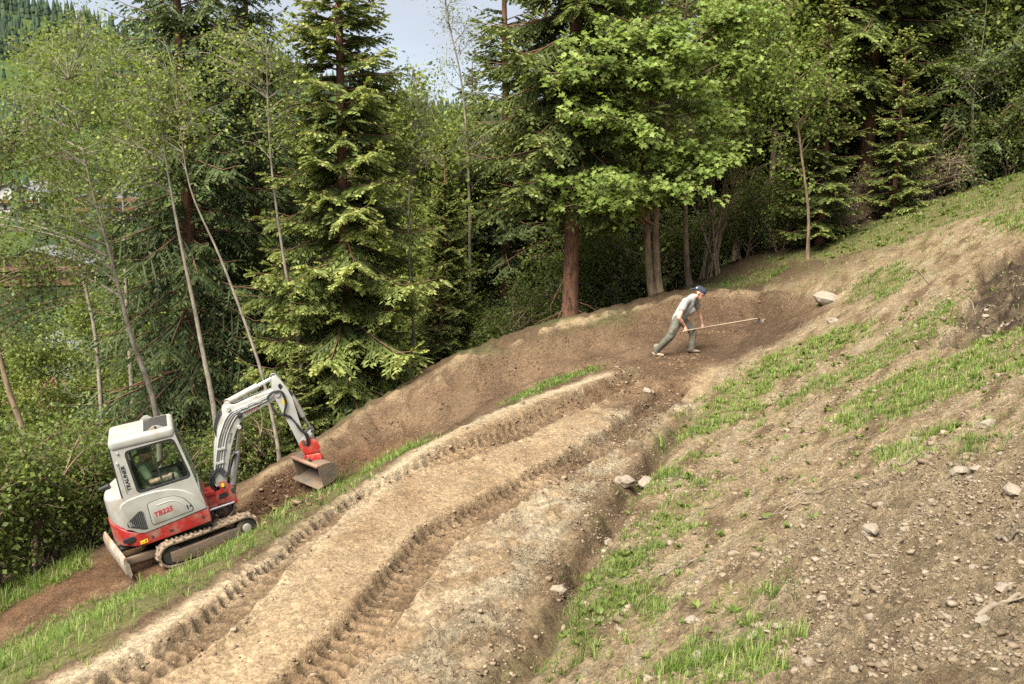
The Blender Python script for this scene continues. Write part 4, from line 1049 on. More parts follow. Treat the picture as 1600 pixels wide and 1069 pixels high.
def build_undercarriage():
    for sy in (-1, 1):
        yo, yi = sy * 0.75, sy * 0.50
        y0, y1 = min(yo, yi), max(yo, yi)
        c0, c1, R = np.array([-0.585, 0.215]), np.array([0.735, 0.245]), 0.185
        loop = []
        for a in np.linspace(90, 270, 13): loop.append(c0 + R * np.array([math.cos(math.radians(a)), math.sin(math.radians(a))]))
        for t in np.linspace(0.05, 0.95, 12): loop.append((c0 + [0, -R]) * (1 - t) + (c1 + [0, -R]) * t + [0, -0.022 * math.sin(math.pi * t)])
        for a in np.linspace(-90, 90, 13): loop.append(c1 + R * np.array([math.cos(math.radians(a)), math.sin(math.radians(a))]))
        for t in np.linspace(0.05, 0.95, 12): loop.append((c1 + [0, R]) * (1 - t) + (c0 + [0, R]) * t + [0, -0.012 * math.sin(math.pi * t)])
        loop = resample([tuple(p) for p in loop], 144)
        n = len(loop); tan = np.roll(loop, -1, 0) - np.roll(loop, 1, 0); tan /= np.hypot(*tan.T)[:, None]
        nor = np.stack([tan[:, 1], -tan[:, 0]], 1)
        if (nor[0] @ (loop[0] - c0)) < 0: nor = -nor
        bm = B()
        ring = []
        for p, q in zip(loop, nor):
            ring.append([bm.verts.new((p[0] + q[0] * h, y, p[1] + q[1] * h)) for h, y in ((0, y0), (0, y1), (0.028, y1), (0.028, y0))])
        for i in range(n):
            a, b = ring[i], ring[(i + 1) % n]
            for k in range(4): bm.faces.new((a[k], a[(k + 1) % 4], b[(k + 1) % 4], b[k]))
        for i in range(0, n, 3):                                       # tread lugs, alternating long and short ends
            p, q, t = loop[i], nor[i], tan[i]
            alt = (i // 3) % 2
            ya, yb = (y0 + 0.005, y1 - 0.085) if alt else (y0 + 0.085, y1 - 0.005)
            w = 0.016
            pts = [p + q * 0.027 - t * w * 1.3, p + q * 0.027 + t * w * 1.3, p + q * 0.058 + t * w * 0.8, p + q * 0.058 - t * w * 0.8]
            add_prism(bm, [tuple(v) for v in pts], ya, yb)
        tr = part('track', bm, M_RUBBER, upper=False, auto=40)
        ys = yo - sy * 0.012
        bm = B(); add_prism(bm, [(-0.60, 0.10), (-0.52, 0.055), (0.35, 0.05), (0.50, 0.12), (0.62, 0.18), (0.62, 0.29), (0.42, 0.30), (0.1, 0.285), (-0.30, 0.27), (-0.60, 0.27)], ys, ys - sy * 0.16)
        part('track_frame', bm, M_STEEL, tr, upper=False, bev=0.01)
        bm = B(); add_cyl(bm, (c1[0], ys - sy * 0.02, c1[1]), (c1[0], ys - sy * 0.19, c1[1]), 0.172, seg=28)
        part('idler_wheel', bm, M_DARKMET, tr, upper=False, bev=0.012)
        bm = B(); add_cyl(bm, (c1[0], yo + sy * 0.012, c1[1]), (c1[0], ys - sy * 0.03, c1[1]), 0.075, seg=22)
        part('hub_cap', bm, mat_plain('hub_paint', (0.30, 0.275, 0.235), 0.5, dirt=MUD, dirt_amt=0.2, scale=9), tr, upper=False, bev=0.01)
        bm = B(); add_cyl(bm, (c0[0], ys - sy * 0.03, c0[1]), (c0[0], ys - sy * 0.16, c0[1]), 0.155, seg=24)
        for k in range(11):
            a = 2 * math.pi * k / 11
            add_cyl(bm, (c0[0] + 0.145 * math.cos(a), ys - sy * 0.05, c0[1] + 0.145 * math.sin(a)), (c0[0] + 0.145 * math.cos(a), ys - sy * 0.13, c0[1] + 0.145 * math.sin(a)), 0.028, seg=8)
        part('drive_sprocket', bm, M_DARKMET, tr, upper=False)
        for k in range(4):
            x = -0.36 + 0.235 * k
            bm = B(); add_cyl(bm, (x, ys - sy * 0.03, 0.085), (x, ys - sy * 0.17, 0.085), 0.055, seg=16)
            part('track_roller', bm, M_DARKMET, tr, upper=False)
    bm = B(); add_box(bm, -0.45, 0.45, -0.5, 0.5, 0.20, 0.36); add_box(bm, -0.32, 0.32, -0.62, 0.62, 0.16, 0.27)
    part('car_body', bm, M_STEEL, upper=False, bev=0.02)
    bm = B(); add_cyl(bm, (0, 0, 0.36), (0, 0, 0.50), 0.36, seg=36)
    part('swing_bearing', bm, M_DARKMET, upper=False)
    # blade behind the tracks
    bm = B()
    out = [(-1.30, 0.42), (-1.345, 0.40), (-1.37, 0.33), (-1.365, 0.22), (-1.335, 0.12), (-1.30, 0.055), (-1.27, 0.06), (-1.30, 0.14), (-1.32, 0.24), (-1.315, 0.33), (-1.285, 0.385)]
    add_prism(bm, [(x, z + 0.02) for x, z in out], -0.75, 0.75)
    bl = part('dozer_blade', bm, M_BLADE, upper=False, bev=0.004, seg=1)
    bm = B(); add_prism(bm, [(-1.355, 0.17), (-1.30, 0.04), (-1.275, 0.045), (-1.33, 0.175)], -0.755, 0.755)
    part('cutting_edge', bm, M_STEEL, bl, upper=False)
    bm = B(); add_cyl(bm, (-1.315, -0.752, 0.43), (-1.315, 0.752, 0.43), 0.022, seg=10); part('top_rail', bm, M_BLADE, bl, upper=False)
    for sy in (-1, 1):
        bm = B(); add_prism(bm, [(-1.32, 0.40), (-1.27, 0.33), (-1.26, 0.12), (-1.32, 0.08)], sy * 0.748, sy * 0.730); part('end_plate', bm, M_BLADE, bl, upper=False)
        bm = B(); add_prism(bm, [(-1.30, 0.17), (-0.25, 0.15), (-0.25, 0.25), (-0.7, 0.28), (-1.30, 0.29)], sy * 0.33, sy * 0.42)
        part('blade_arm', bm, M_STEEL, bl, upper=False, bev=0.008)
    bm = B(); add_cyl(bm, (-1.25, 0, 0.33), (-0.75, 0, 0.31), 0.045); add_cyl(bm, (-0.76, 0, 0.31), (-0.35, 0, 0.29), 0.025)
    part('blade_cylinder', bm, M_DARKMET, bl, upper=False)
build_undercarriage()

def plan_prism(bm, plan, zb, zt):
    n = len(plan)
    a = [bm.verts.new((x, y, zb(x))) for x, y in plan]; b = [bm.verts.new((x, y, zt(x))) for x, y in plan]
    bm.faces.new(a[::-1]); bm.faces.new(b)
    for i in range(n): bm.faces.new((a[i], a[(i + 1) % n], b[(i + 1) % n], b[i]))
    return bm

def build_house():
    half = [(0.37, -0.70), (0.0, -0.70), (-0.35, -0.70), (-0.72, -0.70), (-0.86, -0.69), (-0.98, -0.645), (-1.09, -0.55), (-1.18, -0.42), (-1.24, -0.25), (-1.27, -0.09)]
    plan = half + [(x, -y) for x, y in half[::-1]]
    zt = lambda x: float(np.interp(x, [-1.28, -1.1, -0.90, -0.74, -0.5, 0.37], [0.90, 0.85, 0.73, 0.695, 0.715, 0.83]))
    zb = lambda x: float(np.interp(x, [-1.28, -0.7, 0.37], [0.53, 0.475, 0.575]))
    bm = B(); plan_prism(bm, plan, zb, zt)
    sk = part('lower_skirt', bm, M_RED, bev=0.022, seg=3)
    bm = B(); add_prism(bm, round_poly([(-1.08, 0.66), (-0.90, 0.685), (-0.86, 0.64), (-0.90, 0.60), (-1.07, 0.595)], 0.03), -0.62, -0.694)
    # vent slot sits on the rear quarter
    part('vent_slot', bm, M_BLACK, sk)
    for x, z in ((-0.62, 0.60), (0.24, 0.70)):
        bm = B(); add_cyl(bm, (x, -0.69, z), (x, -0.716, z), 0.022, seg=14); part('bolt', bm, M_DARKMET, sk)
    bm = B(); add_prism(bm, [(-0.82, 0.515), (-0.70, 0.53), (-0.70, 0.585), (-0.82, 0.57)], -0.698, -0.706); stk = part('warning_sticker', bm, M_YELLOW, sk)
    tag(stk, 'small yellow warning sticker with black marks')
    bm = B(); add_prism(bm, [(-0.745, 0.545), (-0.715, 0.550), (-0.715, 0.572), (-0.745, 0.566)], -0.705, -0.709); add_prism(bm, [(-0.805, 0.535), (-0.76, 0.543), (-0.76, 0.550), (-0.805, 0.542)], -0.705, -0.709)
    part('sticker_print', bm, M_TXTBLK, sk)
    for k in range(3):
        bm = B(); add_prism(bm, [(-0.33, 0.585 + 0.016 * k), (-0.27, 0.591 + 0.016 * k), (-0.27, 0.598 + 0.016 * k), (-0.33, 0.592 + 0.016 * k)], -0.698, -0.704); part('skirt_slot', bm, M_BLACK, sk)
    # deck under the cab
    bm = B(); add_box(bm, -1.0, 0.36, -0.60, 0.60, 0.50, 0.60); part('deck', bm, M_DARKMET)
    # engine cover round the tail
    half = [(-0.74, -0.655), (-0.86, -0.65), (-0.97, -0.61), (-1.08, -0.52), (-1.165, -0.40), (-1.225, -0.24), (-1.25, -0.09)]
    plan = half + [(x, -y) for x, y in half[::-1]]
    bm = B(); plan_prism(bm, plan, lambda x: 0.70 + 0.18 * max(0, -x - 0.8) / 0.45, lambda x: float(np.interp(x, [-1.25, -1.05, -0.74], [1.31, 1.40, 1.44])))
    ec = part('engine_cover', bm, M_WHITE, bev=0.07, seg=4)
    for z in (1.0, 1.16):
        bm = B(); add_prism(bm, [(-1.262, z), (-1.225, z), (-1.225, z + 0.07), (-1.262, z + 0.07)], -0.06, 0.34); part('tail_vent', bm, M_BLACK, ec)
    bm = B(); add_cyl(bm, (-1.13, 0.12, 1.40), (-1.30, 0.16, 1.36), 0.05, 0.035, seg=12); part('exhaust_outlet', bm, M_BLACK, ec)
    # side cover with its hatch and intake grille
    prof = [(-1.00, 0.83), (-1.00, 1.20), (-0.95, 1.27), (-0.84, 1.325), (-0.62, 1.355), (-0.40, 1.36), (-0.20, 1.335), (-0.05, 1.29), (0.08, 1.22), (0.18, 1.13), (0.27, 1.0), (0.345, 0.85), (0.345, 0.835), (-0.50, 0.72), (-0.70, 0.70), (-0.80, 0.72), (-0.90, 0.80)]
    bm = B(); add_prism(bm, prof, -0.712, -0.45)
    for v in bm.verts:
        if v.co.x < -0.85 and v.co.y < -0.6: v.co.y += 0.25 * (-0.85 - v.co.x)
    sc_ = part('side_cover', bm, M_WHITE, bev=0.028, seg=3)
    hatch = round_poly([(-0.56, 1.185), (-0.30, 1.215), (-0.12, 1.20), (0.02, 1.115), (0.12, 0.95), (0.13, 0.86), (-0.56, 0.795)], 0.05)
    bm = B(); add_ring(bm, [tuple(np.array(p) + (np.array(p) - np.array([-0.25, 1.0])) * 0.022) for p in hatch], [tuple(np.array(p) - (np.array(p) - np.array([-0.25, 1.0])) * 0.015) for p in hatch], -0.7132, -0.69)
    hs = part('hatch_seam', bm, M_BLACK, sc_)
    bm = B(); add_prism(bm, [tuple(np.array(p) - (np.array(p) - np.array([-0.25, 1.0])) * 0.014) for p in hatch], -0.722, -0.68); hd = part('side_hatch', bm, M_WHITE, sc_, bev=0.007)
    bm = B(); add_tube(bm, [(x, -0.716, z) for x, z in curve_pts([(-0.42, 1.12), (-0.22, 1.135), (-0.10, 1.10), (-0.02, 1.0), (0.0, 0.93)])], 0.012, 6); part('pressed_rib', bm, M_WHITE, sc_)
    bm = B(); add_prism(bm, round_poly([(0.03, 0.985), (0.05, 0.99), (0.06, 0.91), (0.04, 0.905)], 0.006), -0.719, -0.727); part('hatch_handle', bm, M_BLACK, sc_)
    bm = B(); add_cyl(bm, (0.092, -0.70, 0.955), (0.092, -0.727, 0.955), 0.016, seg=12); part('hatch_lock', bm, M_BLACK, sc_)
    gp = [(-0.95, 0.90), (-0.93, 0.95), (-0.72, 1.09), (-0.67, 1.09), (-0.645, 0.76), (-0.72, 0.765), (-0.80, 0.82), (-0.93, 0.85)]
    bm = B(); add_prism(bm, round_poly(gp, 0.02, 3), -0.60, -0.7165)
    for v in bm.verts:
        if v.co.x < -0.85 and v.co.y < -0.65: v.co.y += 0.25 * (-0.85 - v.co.x)
    gr = part('intake_grille', bm, M_BLACK, sc_)
    for k in range(9):
        x = -0.90 + 0.029 * k; zt_ = np.interp(x, [-0.93, -0.72, -0.67], [0.94, 1.075, 1.08]); zb_ = np.interp(x, [-0.93, -0.80, -0.72, -0.65], [0.865, 0.83, 0.78, 0.775])
        y = -0.7185 + 0.25 * max(0, -0.85 - x)
        bm = B(); add_prism(bm, [(x, zb_), (x + 0.009, zb_), (x + 0.009, zt_), (x, zt_)], y, y + 0.01); part('grille_slat', bm, M_GREYPL, sc_)
    me = text_mesh('TB225', 0.118, 0.003, 0.22, 0.0022)
    M_ = Matrix.Translation((-0.50, -0.7235, 0.925)) @ Matrix.Rotation(math.radians(-7.5), 4, 'Y') @ Matrix.Rotation(math.radians(90), 4, 'X')
    part_me('lettering', me, M_TXTRED, M_, sc_)
    # far side cover
    bm = B(); add_prism(bm, [(-0.95, 0.82), (-0.95, 1.2), (-0.7, 1.25), (0.2, 1.2), (0.345, 0.85), (-0.6, 0.72)], 0.45, 0.70); part('far_side_cover', bm, M_WHITE, bev=0.03)
build_house()

YN = lambda z: 0.085 * max(0.0, z - 1.35)          # the cab sides lean in towards the roof
def build_cab():
    wo = [(-0.885, 1.00), (-0.90, 1.6), (-0.895, 2.20), (-0.88, 2.265), (-0.75, 2.27), (0.02, 2.26), (0.09, 2.255), (0.14, 2.22), (0.24, 1.60), (0.345, 0.85)]
    win = round_poly([(-0.705, 2.14), (0.105, 2.16), (0.235, 1.415), (-0.66, 1.375)], 0.085)
    cen = np.array([-0.25, 1.8])
    sc = lambda P, k: [tuple(cen + (np.array(p) - cen) * np.array(k)) for p in P]
    bm = B(); add_ring(bm, wo, win, -0.675, -0.62, yf=YN)
    cab = part('cab', bm, M_WHITE, auto=45)
    bm = B(); add_ring(bm, sc(win, (1.004, 1.006)), sc(win, (0.92, 0.90)), -0.668, -0.640, yf=YN); part('window_seal', bm, M_BLACK, cab)
    def pane(name, P, y, yf):
        bm = B(); vs_ = [bm.verts.new((x, y + yf(z), z)) for x, z in P]; bm.faces.new(vs_); return part(name, bm, M_GLASS, cab)
    pane('side_window', sc(win, (0.985, 0.98)), -0.650, YN)
    bm = B(); add_prism(bm, [(-0.30, 2.13), (-0.272, 2.13), (-0.222, 1.42), (-0.25, 1.42)], -0.645, -0.625)
    for v in bm.verts: v.co.y += YN(v.co.z)
    part('window_bar', bm, M_BLACK, cab)
    # far wall
    YF = lambda z: -0.06 * max(0.0, z - 1.35)
    bm = B(); add_ring(bm, wo, sc(win, (1.04, 1.05)), 0.36, 0.32, yf=YF); part('far_wall', bm, M_WHITE, cab, auto=45)
    bm = B(); add_ring(bm, sc(win, (1.045, 1.055)), sc(win, (0.96, 0.96)), 0.355, 0.325, yf=YF); part('window_seal', bm, M_BLACK, cab)
    pane('far_window', sc(win, (1.0, 1.0)), 0.34, YF)
    # rear wall (outline in y,z built in x,z then turned)
    def cross_ring(name, outer, inner, x0, x1, mat, shear):
        bm = B(); add_ring(bm, outer, inner, x0, x1)
        for v in bm.verts:
            y, x, z = v.co.x, v.co.y, v.co.z; v.co = (x + shear(z), y, z)
        return part(name, bm, mat, cab, auto=45)
    ro = [(-0.665, 1.0), (-0.665, 1.4), (-0.59, 2.24), (0.31, 2.24), (0.35, 1.4), (0.35, 1.0)]
    ri = round_poly([(-0.60, 1.42), (-0.54, 2.13), (0.26, 2.13), (0.30, 1.42)], 0.08)
    cross_ring('rear_wall', ro, ri, -0.895, -0.86, M_WHITE, lambda z: 0.0)
    cross_ring('rear_seal', [tuple(np.array([-0.15, 1.8]) + (np.array(p) - np.array([-0.15, 1.8])) * 1.06) for p in ri], [tuple(np.array([-0.15, 1.8]) + (np.array(p) - np.array([-0.15, 1.8])) * 0.93) for p in ri], -0.905, -0.885, M_BLACK, lambda z: 0.0)
    bm = B(); f = [bm.verts.new((-0.893, y, z)) for y, z in ri]; bm.faces.new(f); part('rear_window', bm, M_GLASS, cab)
    fr = lambda z: float(np.interp(z, [0.85, 1.6, 2.26, 2.4], [0.345, 0.24, 0.135, 0.10]))
    fo = [(-0.67, 0.86), (-0.665, 1.4), (-0.59, 2.24), (0.31, 2.24), (0.355, 1.4), (0.355, 0.86)]
    fi = round_poly([(-0.60, 1.12), (-0.54, 2.17), (0.26, 2.17), (0.30, 1.12)], 0.05)
    cross_ring('front_frame', fo, fi, -0.035, 0.0, M_WHITE, fr)
    bm = B(); f = [bm.verts.new((fr(z) - 0.015, y, z)) for y, z in fi]; bm.faces.new(f); part('windscreen', bm, M_GLASS, cab)
    # roof
    bm = B(); add_box(bm, -0.912, 0.15, -0.622, 0.335, 2.17, 2.365)
    for v in bm.verts:
        if v.co.x > 0: v.co.z -= 0.015
    rf = part('roof', bm, M_WHITE, cab, bev=0.085, seg=5)
    bm = B(); add_prism(bm, [(-0.33, 2.355), (0.055, 2.345), (0.055, 2.358), (-0.33, 2.372)], -0.50, 0.22)
    bmesh.ops.transform(bm, matrix=SWING, verts=bm.verts[:])
    m = mat_plain('roof_window_tint', (0.05, 0.045, 0.04), 0.12); link('roof_window', bm_mesh('roof_window', bm), m, cab)
    bm = B(); add_prism(bm, [(-0.28, 2.35), (0.02, 2.34), (-0.10, 2.415), (-0.17, 2.417)], -0.53, -0.505); part('lamp_bracket', bm, M_WHITE, cab, bev=0.005)
    bm = B(); add_prism(bm, [(-0.40, 2.35), (-0.16, 2.34), (-0.25, 2.415), (-0.31, 2.417)], 0.27, 0.295); part('lamp_bracket', bm, M_WHITE, cab, bev=0.005)
    bm = B(); add_cyl(bm, (-0.135, -0.525, 2.392), (-0.135, -0.55, 2.392), 0.018, seg=12); part('bracket_bolt', bm, M_DARKMET, cab)
    for x, z in ((-0.80, 2.13), (-0.845, 1.965)):
        bm = B(); add_cyl(bm, (x, -0.66 + YN(z), z), (x, -0.70 + YN(z), z), 0.028, 0.018, seg=12); part('wall_knob', bm, M_WHITE, cab)
    # rear edge guard and black gasket
    bm = B(); add_tube(bm, [(-0.908, -0.66 + YN(z), z) for z in np.linspace(1.38, 2.24, 8)], 0.016, 8); part('corner_gasket', bm, M_BLACK, cab)
    me = text_mesh('TRAUNER', 0.088, 0.002, 0.0, 0.0015)
    M_ = Matrix.Translation((-0.735, -0.6785, 1.475)) @ Matrix.Rotation(math.radians(-92), 4, 'Y') @ Matrix.Rotation(math.radians(90), 4, 'X')
    w = max(v.co.x for v in me.vertices); k = 0.44 / w
    for v in me.vertices: v.co.x *= k
    me.transform(M_)
    for v in me.vertices: v.co.y += YN(v.co.z)
    part_me('lettering', me, M_TXTBLK, Matrix.Identity(4), cab)
    bm = B(); add_prism(bm, [(-0.819, 1.44), (-0.812, 1.44), (-0.829, 1.91), (-0.836, 1.91)], -0.6805, -0.6755)
    for v in bm.verts: v.co.y += YN(v.co.z)
    part('lettering_rule', bm, M_TXTBLK, cab)
    # inside
    bm = B(); add_box(bm, -0.86, 0.30, -0.60, 0.33, 0.86, 0.90); part('cab_floor', bm, M_DARKMET, cab)
    bm = B(); add_box(bm, -0.72, -0.18, -0.40, 0.12, 1.12, 1.24); st = part('seat_cushion', bm, M_SEATC, cab, bev=0.04, seg=3)
    bm = B(); add_prism(bm, [(-0.72, 1.2), (-0.60, 1.2), (-0.66, 1.78), (-0.76, 1.78)], -0.37, 0.09); part('seat_back', bm, M_SEATC, cab, bev=0.035, seg=3)
    bm = B(); add_box(bm, -0.68, -0.24, -0.36, 0.08, 0.90, 1.12); part('seat_base', bm, M_BLACK, cab)
    for y in (-0.50, 0.20):
        bm = B(); add_box(bm, -0.45, -0.02, y - 0.05, y + 0.05, 0.9, 1.32); part('console', bm, M_GREYPL, cab, bev=0.02)
        bm = B(); add_tube(bm, curve_pts([(-0.10, y, 1.30), (-0.09, y, 1.38), (-0.06, y, 1.45)], 5), 0.012, 8); add_cyl(bm, (-0.065, y, 1.43), (-0.05, y, 1.52), 0.022, 0.018, 10); part('joystick', bm, M_BLACK, cab)
    bm = B(); add_prism(bm, [(0.02, 1.35), (0.10, 1.36), (0.06, 1.58), (0.03, 1.58)], 0.02, 0.17); part('display', bm, M_BLACK, cab, bev=0.01)
    for y in (-0.25, -0.05):
        bm = B(); add_cyl(bm, (0.16, y, 0.9), (0.13, y, 1.25), 0.012, seg=8); part('travel_lever', bm, M_BLACK, cab)
build_cab()

def add_capsule_cyl(parent, p0, p1, r, rod_r, frac, M_WHITE=M_WHITE):
    p0, p1 = Vector(p0), Vector(p1); m = p0.lerp(p1, frac)
    bm = B(); add_cyl(bm, p0, m, r, seg=18); c = part('hydraulic_cylinder', bm, M_WHITE, parent, bev=0.008)
    bm = B(); add_cyl(bm, m - (m - p0).normalized() * 0.03, p1, rod_r, seg=12); part('cylinder_rod', bm, M_CHROME, parent)
    for p in (p0, p1):
        bm = B(); add_cyl(bm, p + Vector((0, -r * 1.1, 0)), p + Vector((0, r * 1.1, 0)), r * 0.95, seg=14); part('cylinder_eye', bm, M_DARKMET, parent)

def build_boom():
    # swing bracket
    bm = B()
    for y in (-0.135, 0.095): add_prism(bm, round_poly([(0.36, 0.84), (0.62, 0.87), (0.62, 1.02), (0.72, 1.02), (0.87, 0.84), (0.86, 0.56), (0.78, 0.54), (0.76, 0.62), (0.62, 0.62), (0.36, 0.60)], 0.03, 3), y, y + 0.04)
    add_box(bm, 0.34, 0.52, -0.15, 0.15, 0.55, 0.64); add_box(bm, 0.34, 0.52, -0.15, 0.15, 0.82, 0.90); add_cyl(bm, (0.45, 0, 0.53), (0.45, 0, 0.92), 0.085, seg=20)
    add_box(bm, 0.55, 0.86, -0.12, 0.12, 0.56, 0.62)
    sb = part('swing_bracket', bm, M_RED, bev=0.008)
    bm = B(); add_cyl(bm, (0.30, -0.25, 0.60), (0.80, -0.13, 0.585), 0.022, seg=12); part('swing_cylinder_rod', bm, M_CHROME, sb)
    bm = B(); add_cyl(bm, (0.68, -0.17, 0.955), (0.68, 0.17, 0.955), 0.028, seg=16); part('boom_foot_pin', bm, M_YELLOW, sb)
    bm = B(); add_cyl(bm, (0.83, -0.16, 0.82), (0.83, 0.16, 0.82), 0.04, seg=16); part('cylinder_foot_pin', bm, M_DARKMET, sb)
    bm = B(); add_prism(bm, round_poly([(0.56, 0.70), (0.74, 0.73), (0.72, 0.82), (0.58, 0.80)], 0.03), -0.1365, -0.120); part('bracket_slot', bm, M_BLACK, sb)
    # boom
    M_WHITE = mat_plain('boom_white_lit', (0.42, 0.41, 0.375), 0.42, dirt=(0.27, 0.23, 0.175), dirt_amt=0.2, scale=3.4, coat=0.1)  # machine white, cleaner and brightened in colour to offset shade on the boom
    prof = [(0.61, 0.93), (0.64, 0.89), (0.72, 0.89), (0.76, 0.95), (0.83, 1.20), (0.98, 1.57), (1.10, 1.80), (1.22, 1.965), (1.34, 2.05), (1.60, 2.125), (1.82, 2.19), (1.96, 2.235), (2.0, 2.29), (1.97, 2.355), (1.90, 2.38), (1.54, 2.345), (1.26, 2.285), (1.15, 2.315), (1.07, 2.32), (1.03, 2.27), (1.0, 2.18), (0.86, 1.93), (0.74, 1.62), (0.66, 1.30), (0.60, 1.0)]
    prof = [(x - (0.045 if i > 15 else 0), z + (0.02 if 12 <= i <= 17 else 0)) for i, (x, z) in enumerate(prof)]
    bm = B(); add_prism(bm, prof, -0.085, 0.115)
    bo = part('boom', bm, M_WHITE, bev=0.012)
    for x, z, r in ((1.95, 2.31, 0.05), (1.19, 1.90, 0.035), (1.08, 2.27, 0.035)):
        bm = B(); add_cyl(bm, (x, -0.13, z), (x, 0.13, z), r, seg=16); part('boom_pin', bm, M_WHITE, bo)
    # hydraulic pipes and hoses along the near side
    for k, (dz, y) in enumerate(((0.0, -0.10), (0.045, -0.11), (0.09, -0.10), (-0.05, -0.10))):
        P = [(0.70 - dz * 0.9, y, 1.25), (0.80 - dz * 0.9, y, 1.55), (0.93 - dz, y, 1.85), (1.12 - dz * 0.8, y, 2.11 + dz * 0.5), (1.3, y, 2.18 + dz * 0.6), (1.55, y, 2.23 + dz * 0.6), (1.78, y, 2.28 + dz * 0.5)]
        bm = B(); add_tube(bm, curve_pts(P, 6), 0.011, 8); part('steel_pipe', bm, M_WHITE if k != 1 else M_CHROME, bo)
    for x, z in ((0.74, 1.36), (0.82, 1.60), (1.36, 2.23), (1.6, 2.27)):
        bm = B(); add_box(bm, x - 0.075, x + 0.055, -0.125, -0.084, z - 0.018, z + 0.018); part('pipe_clamp', bm, M_WHITE, bo)
    for k in range(8):
        y = -0.12 + 0.035 * (k % 7)
        P = [(0.66 + 0.01 * k, y, 1.28), (0.56 - 0.012 * (k % 4), y, 1.14), (0.52 - 0.02 * (k % 3), y, 1.0), (0.50 + 0.01 * k, y * 0.6, 0.84)]
        bm = B(); add_tube(bm, curve_pts(P, 6), 0.017, 8); part('hose', bm, M_HOSE, bo)
    for k in range(5):
        P = [(0.69 + 0.016 * k, -0.115, 1.22), (0.74 + 0.02 * k, -0.15, 1.12), (0.88 + 0.02 * k, -0.12, 1.22 + 0.05 * k), (0.99 + 0.01 * k, -0.07, 1.42), (1.05, 0.0, 1.50)]
        bm = B(); add_tube(bm, curve_pts(P, 6), 0.014, 8); part('hose', bm, M_HOSE, bo)
    for k in range(3):
        P = [(1.0 - 0.03 * k, -0.06 + 0.05 * k, 2.24), (0.90 - 0.02 * k, -0.07 + 0.05 * k, 2.14), (0.80 - 0.01 * k, -0.07 + 0.05 * k, 1.96), (0.78, -0.07 + 0.05 * k, 1.82)]
        bm = B(); add_tube(bm, curve_pts(P, 6), 0.014, 8); part('hose', bm, M_HOSE, bo)
    for k in range(4):                                                   # slack loops over the arm joint
        s = 0.02 * k
        P = [(1.76, -0.12, 2.27 + s), (1.88, -0.14, 2.36 + s), (2.02 + s, -0.15, 2.34), (2.05 + s, -0.15, 2.12), (1.98 + s, -0.14, 1.92 + s), (2.06 + s, -0.13, 1.86), (2.13, -0.12, 1.76 - s)]
        if k >= 2: P = [(1.80, -0.12, 2.20), (1.78 + s, -0.15, 2.06), (1.82 + s, -0.15, 1.95), (1.95, -0.14, 1.92), (2.08, -0.12, 1.86)]
        bm = B(); add_tube(bm, curve_pts(P, 6), 0.013, 8); part('hose', bm, M_HOSE, bo)
    bm = B(); add_box(bm, 1.20, 1.28, -0.15, -0.085, 2.07, 2.15); add_cyl(bm, (1.24, -0.15, 2.11), (1.24, -0.19, 2.11), 0.035, seg=14); part('work_lamp', bm, M_BLACK, bo, bev=0.01)
    me = text_mesh('TAKEUCHI', 0.062, 0.002, 0.1, 0.001)
    part_me('lettering', me, M_TXTRED, Matrix.Translation((1.335, -0.0865, 2.075)) @ Matrix.Rotation(math.radians(-15.5), 4, 'Y') @ Matrix.Rotation(math.radians(90), 4, 'X'), bo)
    me = text_mesh('TRAUNER', 0.045, 0.002)
    part_me('lettering', me, M_TXTBLK, Matrix.Translation((0.975, -0.0865, 1.64)) @ Matrix.Rotation(math.radians(-66), 4, 'Y') @ Matrix.Rotation(math.radians(90), 4, 'X'), bo)
    add_capsule_cyl(bo, (0.83, 0, 0.82), (1.19, 0, 1.88), 0.064, 0.036, 0.60)
    add_capsule_cyl(bo, (1.09, 0, 2.36), (1.96, 0, 2.60), 0.058, 0.032, 0.66)
    bm = B(); add_prism(bm, [(1.02, 2.30), (1.16, 2.30), (1.13, 2.40), (1.05, 2.40)], -0.07, -0.05); add_prism(bm, [(1.02, 2.30), (1.16, 2.30), (1.13, 2.40), (1.05, 2.40)], 0.05, 0.07); part('cylinder_lug', bm, M_WHITE, bo, bev=0.01)
    # arm
    prof = [(1.91, 2.615), (1.94, 2.655), (2.0, 2.65), (2.05, 2.58), (2.14, 2.37), (2.19, 2.18), (2.22, 1.77), (2.25, 1.46), (2.235, 1.32), (2.19, 1.27), (2.12, 1.30), (2.05, 1.62), (1.97, 1.94), (1.90, 2.22), (1.885, 2.35), (1.90, 2.5)]
    bm = B(); add_prism(bm, prof, -0.11, -0.085) ; add_prism(bm, prof, 0.085, 0.11)
    add_prism(bm, [(p[0] * 0.985 + 0.03, p[1] * 0.985 + 0.027) for p in prof], -0.086, 0.086)
    ar = part('arm', bm, M_WHITE, bev=0.008)
    bm = B(); add_cyl(bm, (2.055, -0.1105, 2.15), (2.055, -0.1145, 2.15), 0.05, seg=20)
    for v in bm.verts: v.co.z = 2.15 + (v.co.z - 2.15) * 1.35
    stk = part('load_sticker', bm, M_YELLOW, ar); tag(stk, 'round yellow sticker on the arm')
    bm = B(); add_cyl(bm, (2.07, -0.114, 2.13), (2.07, -0.1165, 2.13), 0.018, seg=12); part('sticker_print', bm, M_TXTBLK, ar)
    bm = B(); add_prism(bm, round_poly([(1.99, 2.46), (2.04, 2.50), (2.08, 2.42), (2.02, 2.37)], 0.02), -0.1115, -0.105); part('arm_opening', bm, M_BLACK, ar)
    add_capsule_cyl(ar, (2.17, 0, 2.25), (2.40, 0, 1.49), 0.054, 0.030, 0.64)
